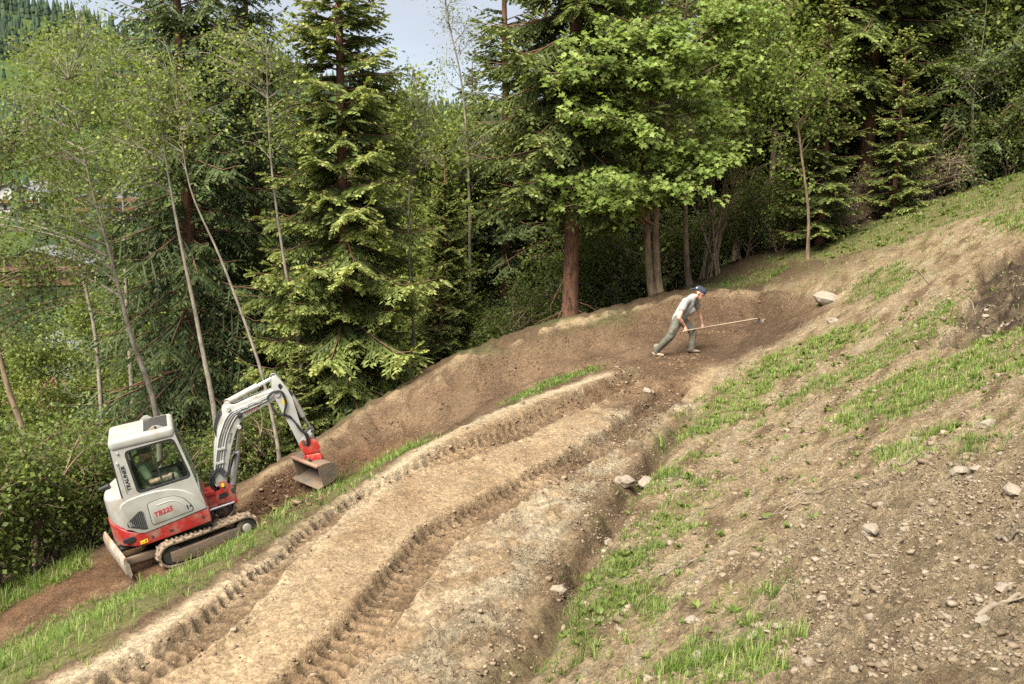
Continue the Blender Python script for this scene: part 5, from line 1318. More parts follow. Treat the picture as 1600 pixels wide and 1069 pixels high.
    for y in (-0.12, 0.10):
        bm = B(); add_prism(bm, round_poly([(2.16, 1.36), (2.22, 1.33), (2.43, 1.46), (2.42, 1.52), (2.36, 1.51)], 0.02), y, y + 0.02); part('tipping_link', bm, M_WHITE, ar)
    bm = B(); add_prism(bm, [(2.37, 1.51), (2.43, 1.51), (2.42, 1.22), (2.36, 1.22)], -0.05, 0.05); part('tipping_rod', bm, M_WHITE, ar, bev=0.01)
    for x, z in ((2.20, 1.345), (2.40, 1.49), (2.20, 1.30)):
        bm = B(); add_cyl(bm, (x, -0.14, z), (x, 0.14, z), 0.028, seg=12); part('link_pin', bm, M_DARKMET, ar)
    for k in range(3):
        P = [(2.13, -0.12, 1.76), (2.20, -0.14, 1.62 - 0.03 * k), (2.26 + 0.02 * k, -0.15, 1.48), (2.27 + 0.02 * k, -0.14, 1.34), (2.25 + 0.02 * k, -0.12, 1.24)]
        bm = B(); add_tube(bm, curve_pts(P, 6), 0.013, 8); part('hose', bm, M_HOSE, ar)
    # tilting coupler
    bm = B()
    for y in (-0.12, 0.08): add_prism(bm, round_poly([(2.13, 1.35), (2.20, 1.375), (2.44, 1.31), (2.47, 1.20), (2.42, 1.08), (2.20, 1.10), (2.13, 1.20)], 0.03), y, y + 0.04)
    add_box(bm, 2.17, 2.42, -0.09, 0.09, 1.10, 1.20)
    cp = part('tilting_coupler', bm, M_REDW, bev=0.012)
    bm = B(); add_cyl(bm, (2.19, -0.03, 1.13), (2.47, -0.03, 1.10), 0.085, seg=20); part('tilt_drum', bm, M_REDW, cp, bev=0.01)
    bm = B(); add_prism(bm, round_poly([(2.20, 1.07), (2.46, 1.04), (2.46, 0.90), (2.22, 0.92)], 0.02), -0.15, 0.15); part('quick_hitch', bm, M_REDW, cp, bev=0.015)
    bm = B(); add_cyl(bm, (2.24, -0.18, 0.98), (2.24, 0.18, 0.98), 0.03, seg=12); part('hitch_pin', bm, M_DARKMET, cp)
    # bucket, turned a little by the coupler
    YB = Matrix.Translation((2.30, 0, 0)) @ Matrix.Rotation(math.radians(20), 4, 'Z') @ Matrix.Translation((-2.30, 0, 0))
    back = curve_pts([(2.14, 0.935), (2.30, 0.945), (2.45, 0.90), (2.54, 0.78), (2.50, 0.645), (2.38, 0.575), (2.17, 0.535)], 5)
    back = [(p[0], p[1]) for p in back]
    inner = [(p[0] - 0.018 * (1 if 2.25 < p[0] else 0.2), p[1] + (0.016 if p[1] < 0.75 else -0.016)) for p in back]
    bm = B(); add_prism(bm, back + inner[::-1], -0.47, 0.47); bmesh.ops.transform(bm, matrix=YB, verts=bm.verts[:])
    bk = part('bucket', bm, M_STEEL, auto=40)
    for y in (-0.495, 0.47):
        bm = B(); add_prism(bm, back, y, y + 0.025); bmesh.ops.transform(bm, matrix=YB, verts=bm.verts[:]); part('bucket_side', bm, M_STEEL, bk)
    bm = B(); add_prism(bm, [(2.11, 0.955), (2.17, 0.96), (2.17, 0.925), (2.11, 0.915)], -0.495, 0.495); bmesh.ops.transform(bm, matrix=YB, verts=bm.verts[:]); part('bucket_lip', bm, mat_plain('worn_pink_edge', (0.30, 0.12, 0.085), 0.6, dirt=(0.22, 0.145, 0.09), dirt_amt=0.7, scale=9), bk, bev=0.006)
    bm = B(); add_prism(bm, [(2.06, 0.525), (2.24, 0.545), (2.24, 0.565), (2.07, 0.54)], -0.495, 0.495); bmesh.ops.transform(bm, matrix=YB, verts=bm.verts[:]); part('cutting_edge', bm, M_STEEL, bk)
    for y in (-0.14, 0.11):
        bm = B(); add_prism(bm, [(2.20, 0.94), (2.47, 0.90), (2.46, 1.0), (2.24, 1.02)], y, y + 0.03); bmesh.ops.transform(bm, matrix=YB, verts=bm.verts[:]); part('bucket_ear', bm, M_REDW, bk, bev=0.005)
build_boom()
# ------------------------------------------------------------------ people: limbs laid out as capsules, fused into one skin
def capsule(bm, p0, p1, r0, r1, flat=None, seg=12):
    """tapered capsule; flat = (direction, factor) squashes it along a direction"""
    p0, p1 = Vector(p0), Vector(p1); d, u, v = frame_of(p1 - p0) if (p1 - p0).length > 1e-6 else (Vector((0, 0, 1)), Vector((1, 0, 0)), Vector((0, 1, 0)))
    rings = []
    for c, r, sgn in ((p0, r0, -1), (p1, r1, 1)):
        for a in ((75, 50, 25, 0) if sgn < 0 else (0, 25, 50, 75)):
            a = math.radians(a); rings.append((c + d * sgn * r * math.sin(a), r * math.cos(a)))
    start = len(bm.verts); R = []
    for c, r in rings: R.append([bm.verts.new(c + (u * math.cos(2 * math.pi * k / seg) + v * math.sin(2 * math.pi * k / seg)) * r) for k in range(seg)])
    for A, Bq in zip(R[:-1], R[1:]):
        for k in range(seg): bm.faces.new((A[k], A[(k + 1) % seg], Bq[(k + 1) % seg], Bq[k]))
    bm.faces.new(R[0][::-1]); bm.faces.new(R[-1])
    if flat:
        n, f = Vector(flat[0]).normalized(), flat[1]; m = (p0 + p1) / 2
        for ring in R:
            for w in ring:
                ax = p0 + d * (w.co - p0).dot(d)
                w.co -= n * (w.co - ax).dot(n) * (1 - f)
    return bm
def fuse(name, bm, voxel, smooth=6):
    me = bm_mesh(name + '_src', bm); o = bpy.data.objects.new(name + '_src', me); COL.objects.link(o)
    m = o.modifiers.new('r', 'REMESH'); m.mode = 'VOXEL'; m.voxel_size = voxel
    s = o.modifiers.new('s', 'SMOOTH'); s.iterations = smooth; s.factor = 0.5
    out = bpy.data.meshes.new_from_object(o.evaluated_get(bpy.context.evaluated_depsgraph_get())); out.name = name
    bpy.data.objects.remove(o); bpy.data.meshes.remove(me)
    out.polygons.foreach_set('use_smooth', np.ones(len(out.polygons), bool))
    return out
M_SKIN = mat_plain('skin', (0.50, 0.27, 0.19), 0.55, scale=12)
M_SKIN_T = mat_plain('tattooed_skin', (0.46, 0.27, 0.18), 0.55, dirt=(0.16, 0.15, 0.10), dirt_amt=0.55, scale=14)
M_HAIR = mat_plain('brown_hair', (0.075, 0.04, 0.022), 0.6, scale=30)
M_BEARD = mat_plain('red_brown_beard', (0.16, 0.065, 0.03), 0.7, scale=30)
M_SHIRT = mat_plain('light_grey_shirt', (0.275, 0.265, 0.25), 0.9, scale=4, bump=0.25)
M_SHIRT2 = mat_plain('olive_green_shirt', (0.13, 0.17, 0.095), 0.9, scale=4, bump=0.25)
M_TROUS = mat_plain('green_grey_work_trousers', (0.105, 0.106, 0.078), 0.9, dirt=(0.24, 0.17, 0.11), dirt_amt=0.35, scale=6, bump=0.3)
M_CAMO = mat_plain('camouflage_trousers', (0.27, 0.27, 0.19), 0.9, dirt=(0.075, 0.085, 0.05), dirt_amt=0.7, scale=11)
M_CAP = mat_plain('navy_cap_cloth', (0.018, 0.024, 0.040), 0.85, scale=8)
M_CAP2 = mat_plain('olive_hat_cloth', (0.06, 0.075, 0.045), 0.85, dirt=(0.02, 0.02, 0.02), dirt_amt=0.4, scale=6)
M_SHOE = mat_plain('tan_shoes', (0.36, 0.29, 0.21), 0.8, dirt=(0.25, 0.17, 0.11), dirt_amt=0.5, scale=12)
M_SHOED = mat_plain('dark_shoes', (0.07, 0.06, 0.05), 0.8, dirt=(0.25, 0.17, 0.11), dirt_amt=0.5, scale=12)
M_EYE = mat_plain('eye_dark', (0.02, 0.015, 0.012), 0.3)
M_WOODH = mat_plain('pale_wood_handle', (0.42, 0.33, 0.22), 0.6, scale=9)
M_IRON = mat_plain('dark_iron', (0.05, 0.05, 0.055), 0.5, 0.6, dirt=MUD, dirt_amt=0.4)
M_LOGO = mat_plain('pale_print', (0.55, 0.57, 0.58), 0.7)

def V3(*a): return Vector(a)
def hand_on(bm, wrist, grip, axis, palm_out, s=1.0):
    """palm and five fingers closed round a bar through `grip` along `axis`"""
    axis = Vector(axis).normalized(); w = Vector(wrist); g = Vector(grip)
    back = (w - g); back = (back - axis * back.dot(axis)).normalized()
    side = axis.cross(back).normalized()
    palm = g + back * 0.028 * s
    capsule(bm, w, palm + back * 0.02 * s, 0.026 * s, 0.034 * s)
    capsule(bm, palm - axis * 0.03 * s, palm + axis * 0.03 * s, 0.021 * s, 0.021 * s)
    for k, (o, l) in enumerate(((-0.036, 0.8), (-0.012, 1.0), (0.013, 0.96), (0.036, 0.78))):
        a = palm + axis * o * s + side * 0.018 * s
        b = g + axis * o * s + side * 0.030 * s - back * 0.006 * s
        c = g + axis * o * s + side * 0.008 * s - back * 0.030 * s * l
        d = g + axis * o * s - side * 0.020 * s * l - back * 0.020 * s
        capsule(bm, a, b, 0.0105 * s, 0.010 * s, seg=8); capsule(bm, b, c, 0.010 * s, 0.009 * s, seg=8); capsule(bm, c, d, 0.009 * s, 0.008 * s, seg=8)
    a = palm + axis * 0.040 * s - side * 0.012 * s; b = g + axis * 0.050 * s - side * 0.028 * s; c = g + axis * 0.030 * s - side * 0.030 * s - back * 0.022 * s
    capsule(bm, a, b, 0.013 * s, 0.011 * s, seg=8); capsule(bm, b, c, 0.011 * s, 0.009 * s, seg=8)
def head(bm, c, face, up, s=1.0):
    """skull, jaw, nose, brow, ears; face and up are directions"""
    c = Vector(c); f = Vector(face).normalized(); up = (Vector(up) - f * Vector(up).dot(f)).normalized(); sd = up.cross(f)
    capsule(bm, c - f * 0.03 * s + up * 0.02 * s, c + f * 0.025 * s + up * 0.025 * s, 0.088 * s, 0.080 * s, (sd, 0.88))
    capsule(bm, c + f * 0.03 * s - up * 0.01 * s, c + f * 0.045 * s - up * 0.085 * s, 0.066 * s, 0.042 * s, (sd, 0.9))
    capsule(bm, c + f * 0.095 * s + up * 0.01 * s, c + f * 0.118 * s - up * 0.028 * s, 0.010 * s, 0.015 * s, seg=8)
    for k in (-1, 1):
        capsule(bm, c + f * 0.092 * s + up * 0.022 * s + sd * 0.012 * k * s, c + f * 0.080 * s + up * 0.024 * s + sd * 0.045 * k * s, 0.012 * s, 0.011 * s, seg=8)
        capsule(bm, c - f * 0.012 * s + up * 0.015 * s + sd * 0.080 * k * s, c - f * 0.018 * s - up * 0.03 * s + sd * 0.080 * k * s, 0.014 * s, 0.010 * s, (sd, 0.6), seg=8)
    capsule(bm, c + f * 0.092 * s - up * 0.058 * s + sd * 0.018 * s, c + f * 0.092 * s - up * 0.058 * s - sd * 0.018 * s, 0.010 * s, 0.010 * s, seg=8)
    return f, up, sd

def build_worker():
    ff = hit(1081, 553); o = np.array([ff[0], ff[1]]); gz = hz(*o)
    W0 = Vector((o[0], o[1], gz))
    K = 20.2 / 1555.0
    def q(px, py, dy=0.0): return Vector(((px - 1081) * K, dy, (553 - py) * K * 1.01))
    hip = q(1058, 499); chest = q(1071, 477, 0.0); neck = q(1082, 464, 0.02); hd = q(1091, 458, 0.0)
    hipN, hipF = hip + V3(-0.02, -0.10, 0), hip + V3(0.06, 0.10, 0)
    rf = hit(1027, 556); rz = hz(*rf)
    kneN, ankN = q(1044, 525, -0.16), Vector((rf[0] - o[0] - 0.02, rf[1] - o[1], rz - gz + 0.09))
    kneF, ankF = q(1083, 520, 0.10), V3(0.0, 0.06, 0.09)
    shN, shF = q(1066, 470, -0.19), q(1086, 469, 0.19)
    elN, haN = q(1055, 494, -0.30), q(1066, 515, -0.22)
    tool_head = hit(1183, 496); th = Vector((tool_head[0] - o[0], tool_head[1] - o[1], hz(*tool_head) - gz + 0.10))
    grN = haN + V3(0.02, 0.0, 0.0)
    tdir = (th - grN).normalized()
    grF = grN + tdir * 0.66
    elF = shF.lerp(grF, 0.48) + V3(0.04, 0.06, -0.05)
    root = empty('person'); root.location = W0
    tag(root, 'person in a grey t-shirt and backwards dark cap, bent over raking the berm', 'person')
    # body
    bm = B()
    capsule(bm, hip, chest, 0.125, 0.135, ((-0.7, 0, 0.7), 0.75)); capsule(bm, chest, neck, 0.12, 0.06)
    capsule(bm, shN, shF, 0.065, 0.065); capsule(bm, neck - V3(0.02, 0, 0.02), hd - V3(0.01, 0, 0.02), 0.058, 0.055)
    head(bm, hd, (0.82, -0.25, -0.42), (0.35, -0.1, 0.9))
    for a, e, h, g in ((shN, elN, haN, grN), (shF, elF, None, grF)):
        bk = (e - g); bk = (bk - tdir * bk.dot(tdir)).normalized(); wr = g + bk * 0.085
        capsule(bm, a, e, 0.052, 0.040); capsule(bm, e, e.lerp(wr, 0.4), 0.041, 0.043); capsule(bm, e.lerp(wr, 0.3), wr, 0.042, 0.026)
        hand_on(bm, wr, g, tdir, None, 1.0)
    for hpt, k, a in ((hipN, kneN, ankN), (hipF, kneF, ankF)):
        capsule(bm, hpt, k, 0.080, 0.055); capsule(bm, k, a, 0.052, 0.036)
    body = link('body', fuse('body', bm, 0.0105, 4), M_SKIN, root)
    f, up, sd = Vector((0.82, -0.25, -0.42)).normalized(), None, None
    up = (Vector((0.35, -0.1, 0.9)) - f * Vector((0.35, -0.1, 0.9)).dot(f)).normalized(); sd = up.cross(f)
    for k in (-1, 1):
        bm = B(); bmesh.ops.create_uvsphere(bm, u_segments=10, v_segments=8, radius=0.011); bmesh.ops.translate(bm, verts=bm.verts[:], vec=hd + f * 0.092 + up * 0.004 + sd * 0.032 * k)
        link('eye', bm_mesh('eye', bm, True), M_EYE, root)
    # shirt
    bm = B()
    capsule(bm, hip + (chest - hip) * 0.02, chest, 0.155, 0.168, ((-0.7, 0, 0.7), 0.86)); capsule(bm, chest, neck - V3(0.03, 0, 0.02), 0.145, 0.085)
    capsule(bm, shN * 0.98 + chest * 0.02, shF * 0.98 + chest * 0.02, 0.086, 0.086)
    capsule(bm, chest + V3(0.06, 0, -0.10), hip + V3(0.09, 0, 0.12), 0.12, 0.11)                     # cloth hanging below the chest
    for a, e in ((shN, elN), (shF, elF)): capsule(bm, a, a.lerp(e, 0.45), 0.078, 0.072)
    bm2 = fuse('t_shirt', bm, 0.014, 3); link('t_shirt', bm2, M_SHIRT, root)
    bm = B(); add_box(bm, -0.025, 0.025, -0.002, 0.002, -0.012, 0.012)
    bmesh.ops.rotate(bm, verts=bm.verts[:], matrix=Euler((0.2, 0.7, 0.25)).to_matrix()); bmesh.ops.translate(bm, verts=bm.verts[:], vec=chest + V3(0.165, -0.045, -0.045))
    link('chest_print', bm_mesh('chest_print', bm), M_TXTBLK, root)
    # trousers
    bm = B(); capsule(bm, hip + V3(0, -0.06, -0.02), hip + V3(0.03, 0.06, -0.02), 0.132, 0.132)
    capsule(bm, hip + V3(0.0, 0, 0.0), hip + (chest - hip) * 0.22, 0.138, 0.13, ((-0.7, 0, 0.7), 0.85))
    for hpt, k, a in ((hipN, kneN, ankN), (hipF, kneF, ankF)):
        capsule(bm, hpt, k, 0.108, 0.080); capsule(bm, k, a + V3(0, 0, 0.02), 0.080, 0.066); capsule(bm, k.lerp(hpt, 0.12), k.lerp(a, 0.12), 0.087, 0.084); capsule(bm, a + V3(0, 0, 0.10), a + V3(0.01, 0, 0.0), 0.072, 0.070)
        capsule(bm, hpt.lerp(k, 0.5) + V3(-0.03, -0.06, 0), hpt.lerp(k, 0.72) + V3(-0.03, -0.05, 0), 0.06, 0.06)   # thigh pocket
    link('trousers', fuse('trousers', bm, 0.013, 3), M_TROUS, root)
    for a, dr, m in ((ankN, V3(0.75, -0.65, 0), M_SHOE), (ankF, V3(0.9, -0.4, 0), M_SHOED)):
        bm = B(); b = a + V3(0, 0, -0.045); dr = dr.normalized()
        capsule(bm, b - dr * 0.05, b + dr * 0.15 - V3(0, 0, 0.012), 0.045, 0.036, (V3(0, 0, 1), 0.85)); capsule(bm, b - dr * 0.03, a + V3(0, 0, 0.03), 0.046, 0.044)
        link('shoe', fuse('shoe', bm, 0.009, 3), m, root)
    # hair and cap worn backwards
    bm = B(); capsule(bm, hd - f * 0.055 - up * 0.01, hd - f * 0.045 + up * 0.03, 0.070, 0.080, (sd, 0.95)); link('hair', fuse('hair', bm, 0.01, 3), M_HAIR, root)
    bm = B(); capsule(bm, hd - f * 0.045 + up * 0.045, hd + f * 0.035 + up * 0.048, 0.096, 0.088, (sd, 0.93))
    for v in list(bm.verts):
        h = (v.co - hd).dot(up)
        if h < 0.03: v.co += up * (0.03 - h)
    cp = link('cap', fuse('cap', bm, 0.008, 2), M_CAP, root)
    bm = B(); capsule(bm, hd - f * 0.10 + up * 0.035, hd - f * 0.185 + up * 0.005, 0.070, 0.052, (up, 0.13)); link('cap_brim', fuse('cap_brim', bm, 0.006, 2), M_CAP, cp)
    bm = B(); add_cyl(bm, hd - f * 0.10 - sd * 0.072 + up * 0.075, hd - f * 0.105 - sd * 0.078 + up * 0.078, 0.016, seg=10); link('cap_print', bm_mesh('cap_print', bm), M_LOGO, cp)
    # the long rake held in both hands
    rk = empty('rake'); rk.location = W0
    tag(rk, 'long wooden-handled rake held across the berm by the bent worker', 'rake')
    bm = B(); add_cyl(bm, grN - tdir * 0.10, th, 0.015, 0.014, seg=10); link('handle', bm_mesh('handle', bm, auto=40), M_WOODH, rk)
    dn = Vector((0.25, -0.25, -1)).normalized(); ac = tdir.cross(dn).normalized()
    bm = B(); P = [th - tdir * 0.02, th + tdir * 0.06, th + tdir * 0.10 + dn * 0.03]; add_tube(bm, P, 0.013, 8); link('neck', bm_mesh('neck', bm, auto=40), M_IRON, rk)
    bm = B(); c = th + tdir * 0.10 + dn * 0.03
    vs_ = [c + ac * 0.13, c - ac * 0.13, c - ac * 0.10 + dn * 0.13 - tdir * 0.05, c + ac * 0.10 + dn * 0.13 - tdir * 0.05]
    a = [bm.verts.new(v) for v in vs_]; b = [bm.verts.new(v + tdir * 0.008) for v in vs_]
    bm.faces.new(a); bm.faces.new(b[::-1])
    for i in range(4): bm.faces.new((a[i], b[i], b[(i + 1) % 4], a[(i + 1) % 4]))
    link('blade', bm_mesh('blade', bm), M_IRON, rk)
build_worker()

def build_operator():
    root = empty('person'); root.matrix_world = mat4(EX_M, EX_POS) @ SWING
    tag(root, 'person in an olive t-shirt and hat sitting at the controls inside the excavator cab', 'person')
    y0 = -0.14
    hip = V3(-0.50, y0, 1.33); chest = V3(-0.52, y0, 1.60); neck = V3(-0.49, y0, 1.755); hd = V3(-0.425, y0, 1.865)
    shN, shF = V3(-0.51, y0 - 0.19, 1.68), V3(-0.49, y0 + 0.19, 1.68)
    elN, grN = V3(-0.42, y0 - 0.27, 1.44), V3(-0.09, -0.46, 1.47); elF, grF = V3(-0.36, y0 + 0.25, 1.50), V3(-0.10, 0.10, 1.66)
    bm = B()
    capsule(bm, hip, chest, 0.125, 0.14, ((1, 0, 0), 0.8)); capsule(bm, chest, neck, 0.12, 0.06); capsule(bm, shN, shF, 0.062, 0.062); capsule(bm, neck, hd - V3(0.02, 0, 0.03), 0.056, 0.054)
    head(bm, hd, (0.95, -0.25, -0.05), (0, 0, 1))
    for a, e, g in ((shN, elN, grN), (shF, elF, grF)):
        ax = V3(0.15, 0, 1).normalized() if g is grN else V3(0.2, 0.9, 0.3).normalized()
        bk = e - g; bk = (bk - ax * bk.dot(ax)).normalized(); wr = g + bk * 0.085
        capsule(bm, a, e, 0.050, 0.040); capsule(bm, e, e.lerp(wr, 0.4), 0.041, 0.043); capsule(bm, e.lerp(wr, 0.3), wr, 0.041, 0.026); hand_on(bm, wr, g, ax, None)
    for s in (-1, 1): capsule(bm, hip + V3(0.02, s * 0.09, -0.03), V3(-0.04, y0 + s * 0.15, 1.40), 0.07, 0.055); capsule(bm, V3(-0.04, y0 + s * 0.15, 1.40), V3(0.08, y0 + s * 0.13, 1.02), 0.055, 0.04)
    link('body', fuse('body', bm, 0.012, 4), M_SKIN_T, root)
    f = V3(0.95, -0.25, -0.05).normalized(); up = V3(0, 0, 1); sd = up.cross(f).normalized()
    for k in (-1, 1):
        bm = B(); bmesh.ops.create_uvsphere(bm, u_segments=10, v_segments=8, radius=0.011); bmesh.ops.translate(bm, verts=bm.verts[:], vec=hd + f * 0.092 + up * 0.004 + sd * 0.032 * k); link('eye', bm_mesh('eye', bm, True), M_EYE, root)
    bm = B(); capsule(bm, hip + V3(0, 0, -0.02), chest, 0.15, 0.16, ((1, 0, 0), 0.82)); capsule(bm, chest, neck - V3(0, 0, 0.05), 0.145, 0.085); capsule(bm, shN, shF, 0.084, 0.084)
    for a, e in ((shN, elN), (shF, elF)): capsule(bm, a, a.lerp(e, 0.62), 0.078, 0.072)
    link('t_shirt', fuse('t_shirt', bm, 0.014, 3), M_SHIRT2, root)
    bm = B(); capsule(bm, hip + V3(0, -0.07, -0.06), hip + V3(0, 0.07, -0.06), 0.13, 0.13)
    for s in (-1, 1): capsule(bm, hip + V3(0.02, s * 0.09, -0.03), V3(-0.04, y0 + s * 0.15, 1.40), 0.095, 0.075); capsule(bm, V3(-0.04, y0 + s * 0.15, 1.40), V3(0.08, y0 + s * 0.13, 1.04), 0.075, 0.06)
    link('trousers', fuse('trousers', bm, 0.014, 3), M_CAMO, root)
    for s in (-1, 1):
        bm = B(); b = V3(0.08, y0 + s * 0.13, 0.955); capsule(bm, b, b + V3(0.13, 0, -0.012), 0.042, 0.034); capsule(bm, b, b + V3(0, 0, 0.08), 0.045, 0.045); link('shoe', fuse('shoe', bm, 0.01, 2), M_SHOED, root)
    bm = B(); capsule(bm, hd + f * 0.03 - up * 0.075, hd + f * 0.06 - up * 0.085, 0.058, 0.045, (sd, 0.95)); link('beard', fuse('beard', bm, 0.01, 3), M_BEARD, root)
    bm = B(); capsule(bm, hd - f * 0.03 + up * 0.05, hd + f * 0.02 + up * 0.05, 0.096, 0.090, (sd, 0.93))
    for v in list(bm.verts):
        h = (v.co - hd).dot(up)
        if h < 0.035: v.co += up * (0.035 - h)
    ht = link('hat', fuse('hat', bm, 0.008, 2), M_CAP2, root)
    bm = B(); capsule(bm, hd - f * 0.09 + up * 0.03, hd - f * 0.16 + up * 0.0, 0.085, 0.07, (up, 0.13)); link('hat_brim', fuse('hat_brim', bm, 0.006, 2), M_CAP2, ht)
build_operator()

# ------------------------------------------------------------------ stones, clods, sticks
def rock_mesh(seed, sub=1, flat=0.7, rough=0.28):
    r = np.random.default_rng(seed); bm = B(); (bmesh.ops.create_icosphere(bm, subdivisions=sub, radius=1.0) if sub else (bmesh.ops.create_cube(bm, size=1.25), bmesh.ops.triangulate(bm, faces=bm.faces[:])))
    for v in bm.verts:
        k = 1 + rough * r.normal() * (0.6 if sub > 1 else 0.7); v.co *= k; v.co.z *= flat
    return bm_mesh('stone', bm)
M_STONE = mat_plain('pale_limestone', (0.24, 0.205, 0.158), 0.9, dirt=(0.22, 0.155, 0.095), dirt_amt=0.45, scale=4, bump=0.5)
M_GRAVEL = mat_leaf('gravel_grey_brown', [(0.135, 0.098, 0.062), (0.20, 0.150, 0.100), (0.28, 0.225, 0.162)], 0.0, 0.95, 0.15)
M_CRUMB = mat_leaf('tan_crumbs', [(0.125, 0.085, 0.052), (0.20, 0.145, 0.092), (0.29, 0.22, 0.15)], 0.0, 0.95, 0.15)
M_CLOD = mat_leaf('brown_clods', [(0.085, 0.050, 0.028), (0.13, 0.080, 0.046), (0.20, 0.14, 0.088)], 0.0, 0.95, 0.15)
def place_pts(poly, n, seed):
    r = np.random.default_rng(seed); lo, hi = poly.min(0), poly.max(0); out = np.zeros((0, 2))
    while len(out) < n:
        p = lo + (hi - lo) * r.random((n * 3, 2)); p = p[poly_sd(p[:, 0], p[:, 1], poly) > 0]; out = np.concatenate([out, p])
    return out[:n]
def scatter(name, P, size, mat, label, cat, seed, sink=0.33):
    """many small stones in one mesh"""
    r = np.random.default_rng(seed); base_v, base_f = [], None
    kinds = []
    for k in range(6):
        me = rock_mesh(900 + seed + k, 0, 0.7, 0.42); v = np.array([w.co for w in me.vertices]); f = np.array([list(p.vertices) for p in me.polygons]); kinds.append((v, f)); bpy.data.meshes.remove(me)
    z = height(P[:, 0], P[:, 1]); V, Fc, T = [], [], []; n = 0
    kk = r.integers(6, size=len(P)); a = r.random(len(P)) * 6.28; st = 0.7 + 0.6 * r.random((len(P), 3)); ti = np.clip(0.5 + 0.28 * r.normal(size=len(P)), 0, 1)
    for k in range(6):
        m = kk == k; v, f = kinds[k]; nv = len(v)
        w = v[None] * st[m][:, None] * size[m][:, None, None]
        c, s = np.cos(a[m])[:, None], np.sin(a[m])[:, None]
        w = np.stack([w[..., 0] * c - w[..., 1] * s, w[..., 0] * s + w[..., 1] * c, w[..., 2]], -1)
        w += np.stack([P[m, 0], P[m, 1], z[m] + size[m] * (0.6 - sink * 2)], -1)[:, None]
        V.append(w.reshape(-1, 3)); Fc.append((f[None] + (np.arange(m.sum()) * nv)[:, None, None] + n).reshape(-1, f.shape[1])); n += m.sum() * nv; T.append(np.repeat(ti[m], nv))
    o = link(name, np_mesh(name, np.concatenate(V), np.concatenate(Fc), {'tint': np.concatenate(T)}), mat)
    tag(o, label, cat, kind='stuff'); return o
P1 = place_pts(RUBBLE, 15000, 3); s1 = np.clip(np.random.default_rng(4).lognormal(math.log(0.0085), 0.55, len(P1)), 0.004, 0.038)
dn = fbm(P1[:, 0] * 1.5, P1[:, 1] * 1.5, 14, 3); k1 = dn > np.random.default_rng(6).normal(-0.05, 0.25, len(P1))
scatter('gravel', P1[k1], s1[k1], M_GRAVEL, 'loose grey-brown rubble covering the lower right slope', 'gravel', 5)
HILL = line((1080, 700), (1250, 560), (1420, 480), (1600, 400), (1680, 420), (1680, 700), (1400, 760), (1220, 860), (1180, 1069), (830, 1069), (900, 900), (1000, 760))
P2 = place_pts(HILL, 15500, 13); s2 = np.clip(np.random.default_rng(14).lognormal(math.log(0.012), 0.6, len(P2)), 0.005, 0.05)
dn = fbm(P2[:, 0] * 1.1, P2[:, 1] * 1.1, 44, 3); k2 = dn > np.random.default_rng(16).normal(0.08, 0.22, len(P2))
scatter('gravel', P2[k2], s2[k2], M_GRAVEL, 'small stones strewn over the bare earth of the cut slope', 'gravel', 15)
ROADP = np.vstack([ROAD_EDGE[::6], GUTTER[::-6]])
P3 = place_pts(ROADP, 22000, 23); s3 = np.clip(np.random.default_rng(24).lognormal(math.log(0.0085), 0.6, len(P3)), 0.004, 0.042)
dA, _, _ = seg_dist(P3[:, 0], P3[:, 1], RUT_A); dB, _, _ = seg_dist(P3[:, 0], P3[:, 1], RUT_B); dG, _, _ = seg_dist(P3[:, 0], P3[:, 1], GUTTER)
pr = 0.10 + 0.55 * np.exp(-((np.minimum(dA, dB) - 0.22) / 0.12) ** 2) + 0.9 * ss(1.5, 0.4, dG) * (fbm(P3[:, 0] * 1.4, P3[:, 1] * 1.4, 36, 3) > 0)
k3 = np.random.default_rng(26).random(len(P3)) < pr
scatter('earth_clods', P3[k3], s3[k3], M_CRUMB, 'crumbled brown clods beside the pressed tracks', 'clods', 25)
P4 = np.concatenate([place_pts(PILE, 4500, 33), place_pts(line((960, 575), (1060, 545), (1120, 560), (1060, 620), (990, 640), (930, 620)), 900, 35)]); s4 = np.clip(np.random.default_rng(34).lognormal(math.log(0.014), 0.55, len(P4)), 0.006, 0.06)
scatter('earth_clods', P4, s4, M_CLOD, 'fresh crumbly brown soil heaped in front of the excavator', 'clods', 36)
BERMP = np.vstack([BERM_CREST, line((1200, 520), (1090, 545), (980, 568), (850, 600), (700, 660), (560, 735), (480, 770))])
P5 = place_pts(BERMP, 3500, 43); s5 = np.clip(np.random.default_rng(44).lognormal(math.log(0.014), 0.5, len(P5)), 0.006, 0.05)
k5 = fbm(P5[:, 0] * 1.3, P5[:, 1] * 1.3, 47, 3) > 0.0
scatter('earth_clods', P5[k5], s5[k5], M_CLOD, 'brown crumbs on the face of the berm', 'clods', 46)

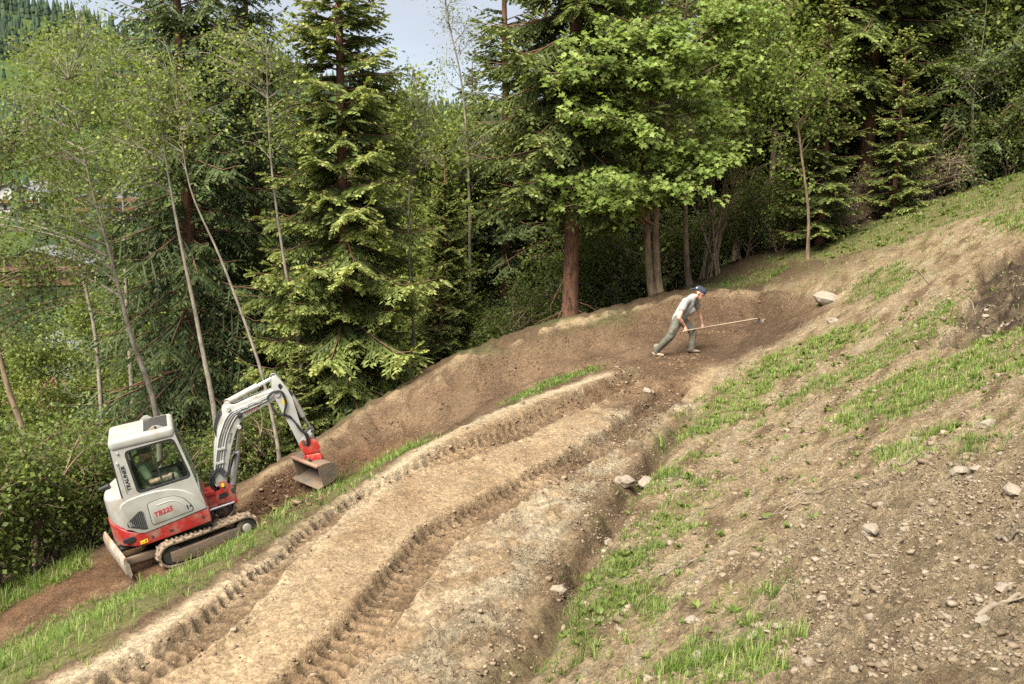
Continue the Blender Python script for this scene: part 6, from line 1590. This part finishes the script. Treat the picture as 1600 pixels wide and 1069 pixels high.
def stone(px, py, wpx, label, group=None, seed=0, flat=0.55, sink=0.3, mat=None):
    p = hit(px, py); w = wpx / 2 / FPX * p[1]
    me = rock_mesh(300 + seed, 2, flat, 0.24); o = link('stone', me, mat or M_STONE)
    o.location = (p[0], p[1], hz(*p) + w * flat * (1 - 2 * sink)); o.scale = (w, w * 0.8, w); o.rotation_euler = (0.2 * math.sin(seed), 0.2 * math.cos(seed * 2), seed * 1.3)
    me.polygons.foreach_set('use_smooth', np.zeros(len(me.polygons), bool))
    return tag(o, label, 'stone', group)
for i, a in enumerate([(1293, 474, 44, 'broad pale rock at the right end of the berm'), (1012, 742, 36, 'rock on the right of the dark gap in the roadside gutter'), (978, 752, 34, 'rock on the left of the dark gap in the roadside gutter'),
        (872, 914, 30, 'lone flat stone at the foot of the road bank'), (1012, 613, 20, 'pale stone in the churned earth below the feet of the worker'), (1545, 668, 30, 'pale flat stone near the right edge above the rubble'), (1500, 745, 34, 'whitish rock on the upper rim of the rubble'),
        (1527, 742, 26, 'smaller whitish rock touching the rim rock of the rubble'), (1516, 762, 22, 'small white stone just below the rim rocks'), (1572, 930, 34, 'mossy stone near the pale branch at lower right'), (1476, 980, 28, 'rounded pale stone low in the rubble'), (1360, 858, 28, 'largest grey lump in the middle of the rubble'),
        (1300, 505, 20, 'small pale rock under the broad rock by the berm'), (1090, 1032, 26, 'pale stone by the grass tuft at the bottom edge'), (1080, 978, 24, 'tan stone left of the leafy tuft on the lower slope'), (1180, 995, 30, 'dark brown lump of earth and stone beside the lower tuft'), (1216, 985, 18, 'whitish stone right of the dark lump'),
        (955, 830, 20, 'small pale stone on the edge of the gutter'), (1430, 690, 20, 'grey stone beside the small tuft above the rubble'), (1585, 770, 36, 'pale slab at the right edge above the rubble')]):
    stone(a[0], a[1], a[2], a[3], seed=i)
_r = np.random.default_rng(77)
for i, p in enumerate(place_pts(RUBBLE, 34, 71)):
    if p[1] < 3.6 or p[1] > 7.5: continue
    w = _r.uniform(0.018, 0.042); o = link('stone', rock_mesh(500 + i % 9, 2, 0.65, 0.2), M_STONE)
    o.location = (p[0], p[1], hz(*p) + w * 0.2); o.scale = (w, w * 0.8, w); o.rotation_euler = (0, 0, _r.uniform(0, 6))
    tag(o, 'grey stone lying loose in the rubble at lower right', 'stone', 'stones in the rubble')

def stick(pts, r, label, seed=0, twigs=3, lift=0.02, mat=None, name='stick'):
    rr = np.random.default_rng(seed); P = smooth_line(np.array([hit(*p) for p in pts]), 6)
    P3_ = np.column_stack([P, height(P[:, 0], P[:, 1]) + r * 0.8 + lift * np.sin(np.linspace(0, 3.1, len(P)))])
    W = Wood(); W.tube(P3_, np.linspace(r, r * 0.45, len(P)), 7)
    for k in range(twigs):
        i = rr.integers(1, len(P) - 1); d = unit(unit(P3_[i] - P3_[i - 1]) + rr.normal(size=3) * 0.6); d[2] = abs(d[2]) * 0.5
        l = rr.uniform(0.08, 0.25); W.tube(np.stack([P3_[i], P3_[i] + d * l * 0.5, P3_[i] + d * l + [0, 0, 0.01]]), [r * 0.5, r * 0.35, r * 0.2], 5)
    o = link(name, W.mesh(name), mat or M_DEADWOOD); return tag(o, label, 'stick')
stick([(1528, 980), (1565, 962), (1610, 938)], 0.019, 'thick pale branch lying at the right edge near the bottom', 1)
stick([(1555, 842), (1580, 846), (1612, 846)], 0.014, 'short pale branch at the right edge in the middle of the rubble', 2, 1)
stick([(1403, 738), (1420, 728), (1440, 716), (1468, 714)], 0.011, 'bent root-like stick by the tuft above the rubble', 3, 1)
stick([(1185, 815), (1230, 803), (1285, 782)], 0.012, 'long dark stick on the bare slope left of the rubble', 4, 4)
stick([(1215, 797), (1260, 778), (1330, 770), (1390, 762)], 0.008, 'thin stick crossing the heap of twigs on the slope', 5, 6)
stick([(1225, 790), (1250, 776), (1275, 768)], 0.007, 'short twig on top of the twig heap', 6, 4)
stick([(1427, 421), (1441, 434), (1454, 447)], 0.014, 'straight stick on the upper bare slope', 7, 0)
stick([(1240, 657), (1268, 632), (1305, 606)], 0.009, 'dry stalk between the two upper grass bands', 8, 5)
stick([(1500, 470), (1540, 455), (1585, 440)], 0.014, 'stick poking from the dark earth cut', 9, 4)
stick([(1560, 400), (1585, 408), (1612, 396)], 0.012, 'pale stick on the crest of the dark earth cut', 10, 5)
stick([(1558, 488), (1575, 478), (1590, 468)], 0.022, 'split piece of wood on the dark earth', 11, 0)
stick([(1060, 812), (1090, 800), (1130, 786)], 0.007, 'thin twig above the gutter grass', 12, 3)
stick([(1290, 700), (1340, 690), (1380, 676)], 0.007, 'dry twig below the right grass band', 13, 4)
stick([(1025, 905), (1060, 890), (1100, 872)], 0.008, 'brown root on the lower cut bank', 14, 4)

# ------------------------------------------------------------------ grass
L_GRASS = mat_leaf('meadow_grass', [(0.075, 0.125, 0.024), (0.130, 0.195, 0.036), (0.20, 0.27, 0.056), (0.30, 0.27, 0.12)], 0.35, 0.5)
def blades(P, h, r, dry=0.13, wide=0.0055, per=9):
    """tussocks: every point throws out a fan of blades"""
    h = np.broadcast_to(np.asarray(h, float), len(P))
    hs = h * np.exp(r.normal(0, 0.28, len(P))); tt = 0.16 * r.normal(size=len(P))
    P = np.repeat(P, per, 0); hs = np.repeat(hs, per); tt = np.repeat(tt, per)
    n = len(P); a = r.random(n) * 6.283; d = np.stack([np.cos(a), np.sin(a)], 1); s = np.stack([-d[:, 1], d[:, 0]], 1)
    P = P + d * (0.03 * r.random(n) ** 0.5)[:, None] * np.maximum(1, P[:, 1:] / 9)
    z = height(P[:, 0], P[:, 1])
    L = hs * (0.35 + 0.85 * r.random(n) ** 1.3); bend = 0.25 + 1.05 * r.random(n) ** 1.3; flat = r.random(n) < 0.16; bend[flat] = 1.7
    w = (wide * (0.6 + 0.8 * r.random(n)) * np.maximum(1, P[:, 1] / 9))[:, None] / 2
    b = np.column_stack([P, z - 0.01]); m = b + np.column_stack([d * (L * 0.25 * bend)[:, None], L * (0.66 - 0.14 * bend)]); t = b + np.column_stack([d * (L * 0.66 * bend)[:, None], L * np.maximum(0.12, 1.05 - 0.45 * bend)])
    S = np.column_stack([s, np.zeros(n)])
    V = np.stack([b - S * w, b + S * w, m - S * w * 0.8, m + S * w * 0.8, t], 1)
    ti = np.clip(0.36 + tt + 0.13 * r.normal(size=n) + 0.25 * fbm(P[:, 0] * 1.2, P[:, 1] * 1.2, 55, 2), 0, 0.8); ti[r.random(n) < dry] = 1.0
    return V, ti
def grass_object(name, parts, label):
    V = np.concatenate([p[0] for p in parts]); T = np.concatenate([p[1] for p in parts]); n = len(V)
    i = np.arange(n * 5).reshape(n, 5)
    me = np_mesh(name, V.reshape(-1, 3), [i[:, [0, 1, 3, 2]], i[:, [2, 3, 4]]], {'tint': np.repeat(T, 5)})
    return tag(link(name, me, L_GRASS), label, 'grass', kind='stuff')
def area(Pg): x, y = Pg.T; return 0.5 * abs(np.dot(x, np.roll(y, 1)) - np.dot(y, np.roll(x, 1)))
_lab = {'bank_slope': 'grass on the bank falling from the upper road to the lower track', 'strip': 'long grass strip between the two tracks', 'verge': 'green verge along the near side of the lower track', 'left_far': 'grass beyond the lower track at the left edge', 'edge_top': 'green verge below the forest at upper right', 'mid_right': 'wide grass patch at the right edge', 'mid_upper': 'bright grass band above the road bend'}
for j, (k, (Pg, h)) in enumerate(GRASS.items()):
    r = np.random.default_rng(600 + j); lo, hi = Pg.min(0) - 0.35, Pg.max(0) + 0.35
    ym = Pg[:, 1].mean(); den = np.interp(ym, [4, 8, 12, 18, 28], [800, 680, 480, 300, 160])
    n = int(min(8000, den * (hi - lo).prod())); P = lo + (hi - lo) * r.random((n, 2))
    m = poly_sd(P[:, 0], P[:, 1], Pg) + 0.34 * fbm(P[:, 0] * 1.6, P[:, 1] * 1.6, 3, 4)
    keep = r.random(n) < ss(-0.30, 0.15, m) * (0.12 + 0.88 * ss(-0.18, 0.22, fbm(P[:, 0] * 3.1, P[:, 1] * 3.1, 57, 3)))
    P = P[keep]
    if len(P): grass_object('grass', [blades(P, h * (0.55 + 0.75 * np.clip(fbm(P[:, 0] * 2, P[:, 1] * 2, 58, 2) + 0.4, 0, 1.2)), r)], _lab.get(k, 'tufts of short green grass on the bare slope'))
r = np.random.default_rng(700)
P = place_pts(HILL, 3000, 73); P = P[fbm(P[:, 0] * 1.3, P[:, 1] * 1.3, 59, 3) > 0.12]
P = np.concatenate([P, place_pts(line((1120, 450), (1250, 400), (1400, 345), (1600, 300), (1680, 330), (1680, 400), (1450, 440), (1330, 470)), 1000, 74)])
grass_object('grass', [blades(P, 0.06, r, 0.35, per=5)], 'thin dry and green blades scattered over the bare slope')

# broad-leaved weeds among the grass
def weeds():
    r = np.random.default_rng(808)
    P = np.concatenate([place_pts(HILL, 260, 81), place_pts(GRASS['verge'][0], 160, 82), place_pts(GRASS['mid_right'][0], 90, 83), place_pts(GRASS['bank_a'][0], 60, 84), place_pts(GRASS['mid_upper'][0], 90, 85), place_pts(GRASS['edge_top'][0], 160, 86)])
    k = 8; P = np.repeat(P, k, 0); n = len(P); sz = np.repeat(r.uniform(0.035, 0.09, n // k), k) * np.maximum(1, P[:, 1] / 14)
    a = r.random(n) * 6.283; e = r.uniform(0.15, 0.9, n)
    ax = np.stack([np.cos(a) * np.cos(e), np.sin(a) * np.cos(e), np.sin(e)], 1); sd = np.stack([-np.sin(a), np.cos(a), 0 * a], 1)
    c = np.column_stack([P + 0.01 * r.normal(size=(n, 2)), height(P[:, 0], P[:, 1]) + 0.005])
    v, f = quads_from(c, ax, sd, sz * r.uniform(0.6, 1.2, n), sz * 0.5)
    tag(link('weeds', np_mesh('weeds', v, f, {'tint': np.repeat(np.clip(0.5 + 0.25 * r.normal(size=n), 0, 1), 4)}), L_BUSH), 'low broad-leaved weeds among the grass and bare earth', 'weeds', kind='stuff')
weeds()

# ------------------------------------------------------------------ houses in the valley
M_PLASTER = mat_plain('white_plaster', (0.36, 0.35, 0.33), 0.9, scale=2)
M_TIMBER = mat_plain('brown_timber', (0.16, 0.085, 0.045), 0.8, scale=4)
M_REDTIM = mat_plain('red_brown_balcony', (0.17, 0.075, 0.045), 0.8, scale=4)
M_ROOFG = mat_plain('grey_roof_sheet', (0.18, 0.18, 0.19), 0.6, scale=1)
M_ROOFR = mat_plain('salmon_red_roof', (0.24, 0.10, 0.07), 0.8, scale=1)
M_PANE = mat_plain('dark_pane', (0.03, 0.035, 0.04), 0.15)
def house(name, px, Y, w, d, h, rise, rot, wall, roof, label, floors=2, cols=4, balcony=True):
    p = at(px, 500, Y); x = p[0]; z = float(base(x, Y)[0]); o = empty(name, (x, Y, z - 0.5)); o.rotation_euler = (0, 0, rot)
    tag(o, label, 'house')
    bm = B(); add_prism(bm, [(-w / 2, 0), (w / 2, 0), (w / 2, h), (0, h + rise), (-w / 2, h)], -d / 2, d / 2); link('wall', bm_mesh('wall', bm), wall, o)
    ov = 1.0
    for s in (-1, 1):
        bm = B(); k = rise / (w / 2); add_prism(bm, [(0, h + rise + 0.06), (s * (w / 2 + ov), h - k * ov + 0.06), (s * (w / 2 + ov), h - k * ov + 0.34), (0, h + rise + 0.34)], -d / 2 - ov, d / 2 + ov); rf = link('roof', bm_mesh('roof', bm), roof, o)
    bm = B(); add_box(bm, w * 0.18, w * 0.18 + 0.8, -0.5, 0.3, h + rise * 0.4, h + rise + 1.0); link('chimney', bm_mesh('chimney', bm), wall, rf)
    for f in range(floors):
        zz = 1.4 + f * 2.7
        for c in range(cols):
            xx = -w / 2 + w * (c + 0.5) / cols
            bm = B(); add_box(bm, xx - 0.62, xx + 0.62, -d / 2 - 0.06, -d / 2 + 0.1, zz - 0.1, zz + 1.35); wd = link('window', bm_mesh('window', bm), M_TIMBER, o)
            bm = B(); add_box(bm, xx - 0.5, xx + 0.5, -d / 2 - 0.09, -d / 2 - 0.05, zz, zz + 1.25); link('pane', bm_mesh('pane', bm), M_PANE, wd)
        if balcony and f > 0:
            bm = B(); add_box(bm, -w / 2 - 0.3, w / 2 + 0.3, -d / 2 - 1.3, -d / 2 - 0.02, zz - 0.75, zz - 0.6); bl = link('balcony', bm_mesh('balcony', bm), M_TIMBER, o)
            bm = B(); add_box(bm, -w / 2 - 0.3, w / 2 + 0.3, -d / 2 - 1.3, -d / 2 - 1.2, zz - 0.6, zz + 0.35); link('balcony_rail', bm_mesh('balcony_rail', bm), M_REDTIM, bl)
    return o
house('chalet', 95, 128, 16, 13, 6.2, 3.2, 0.35, M_PLASTER, M_ROOFG, 'white chalet with a grey roof and red-brown balcony in the valley', 2, 5)
house('chalet', 35, 100, 13, 11, 3.0, 2.6, 0.1, M_REDTIM, M_ROOFR, 'low building with a salmon-red roof at the left edge', 1, 4, False)
house('chalet', 190, 300, 20, 14, 7.0, 3.0, 0.3, M_PLASTER, M_ROOFG, 'white house on the far slope left of the dark spruce', 3, 5)
house('chalet', 60, 330, 18, 14, 7.0, 3.0, -0.2, M_PLASTER, M_ROOFG, 'white house on the far slope near the left edge', 2, 5)
house('chalet', 75, 230, 22, 14, 5.0, 3.0, 0.15, M_TIMBER, M_ROOFG, 'long brown wooden house across the valley', 2, 6)
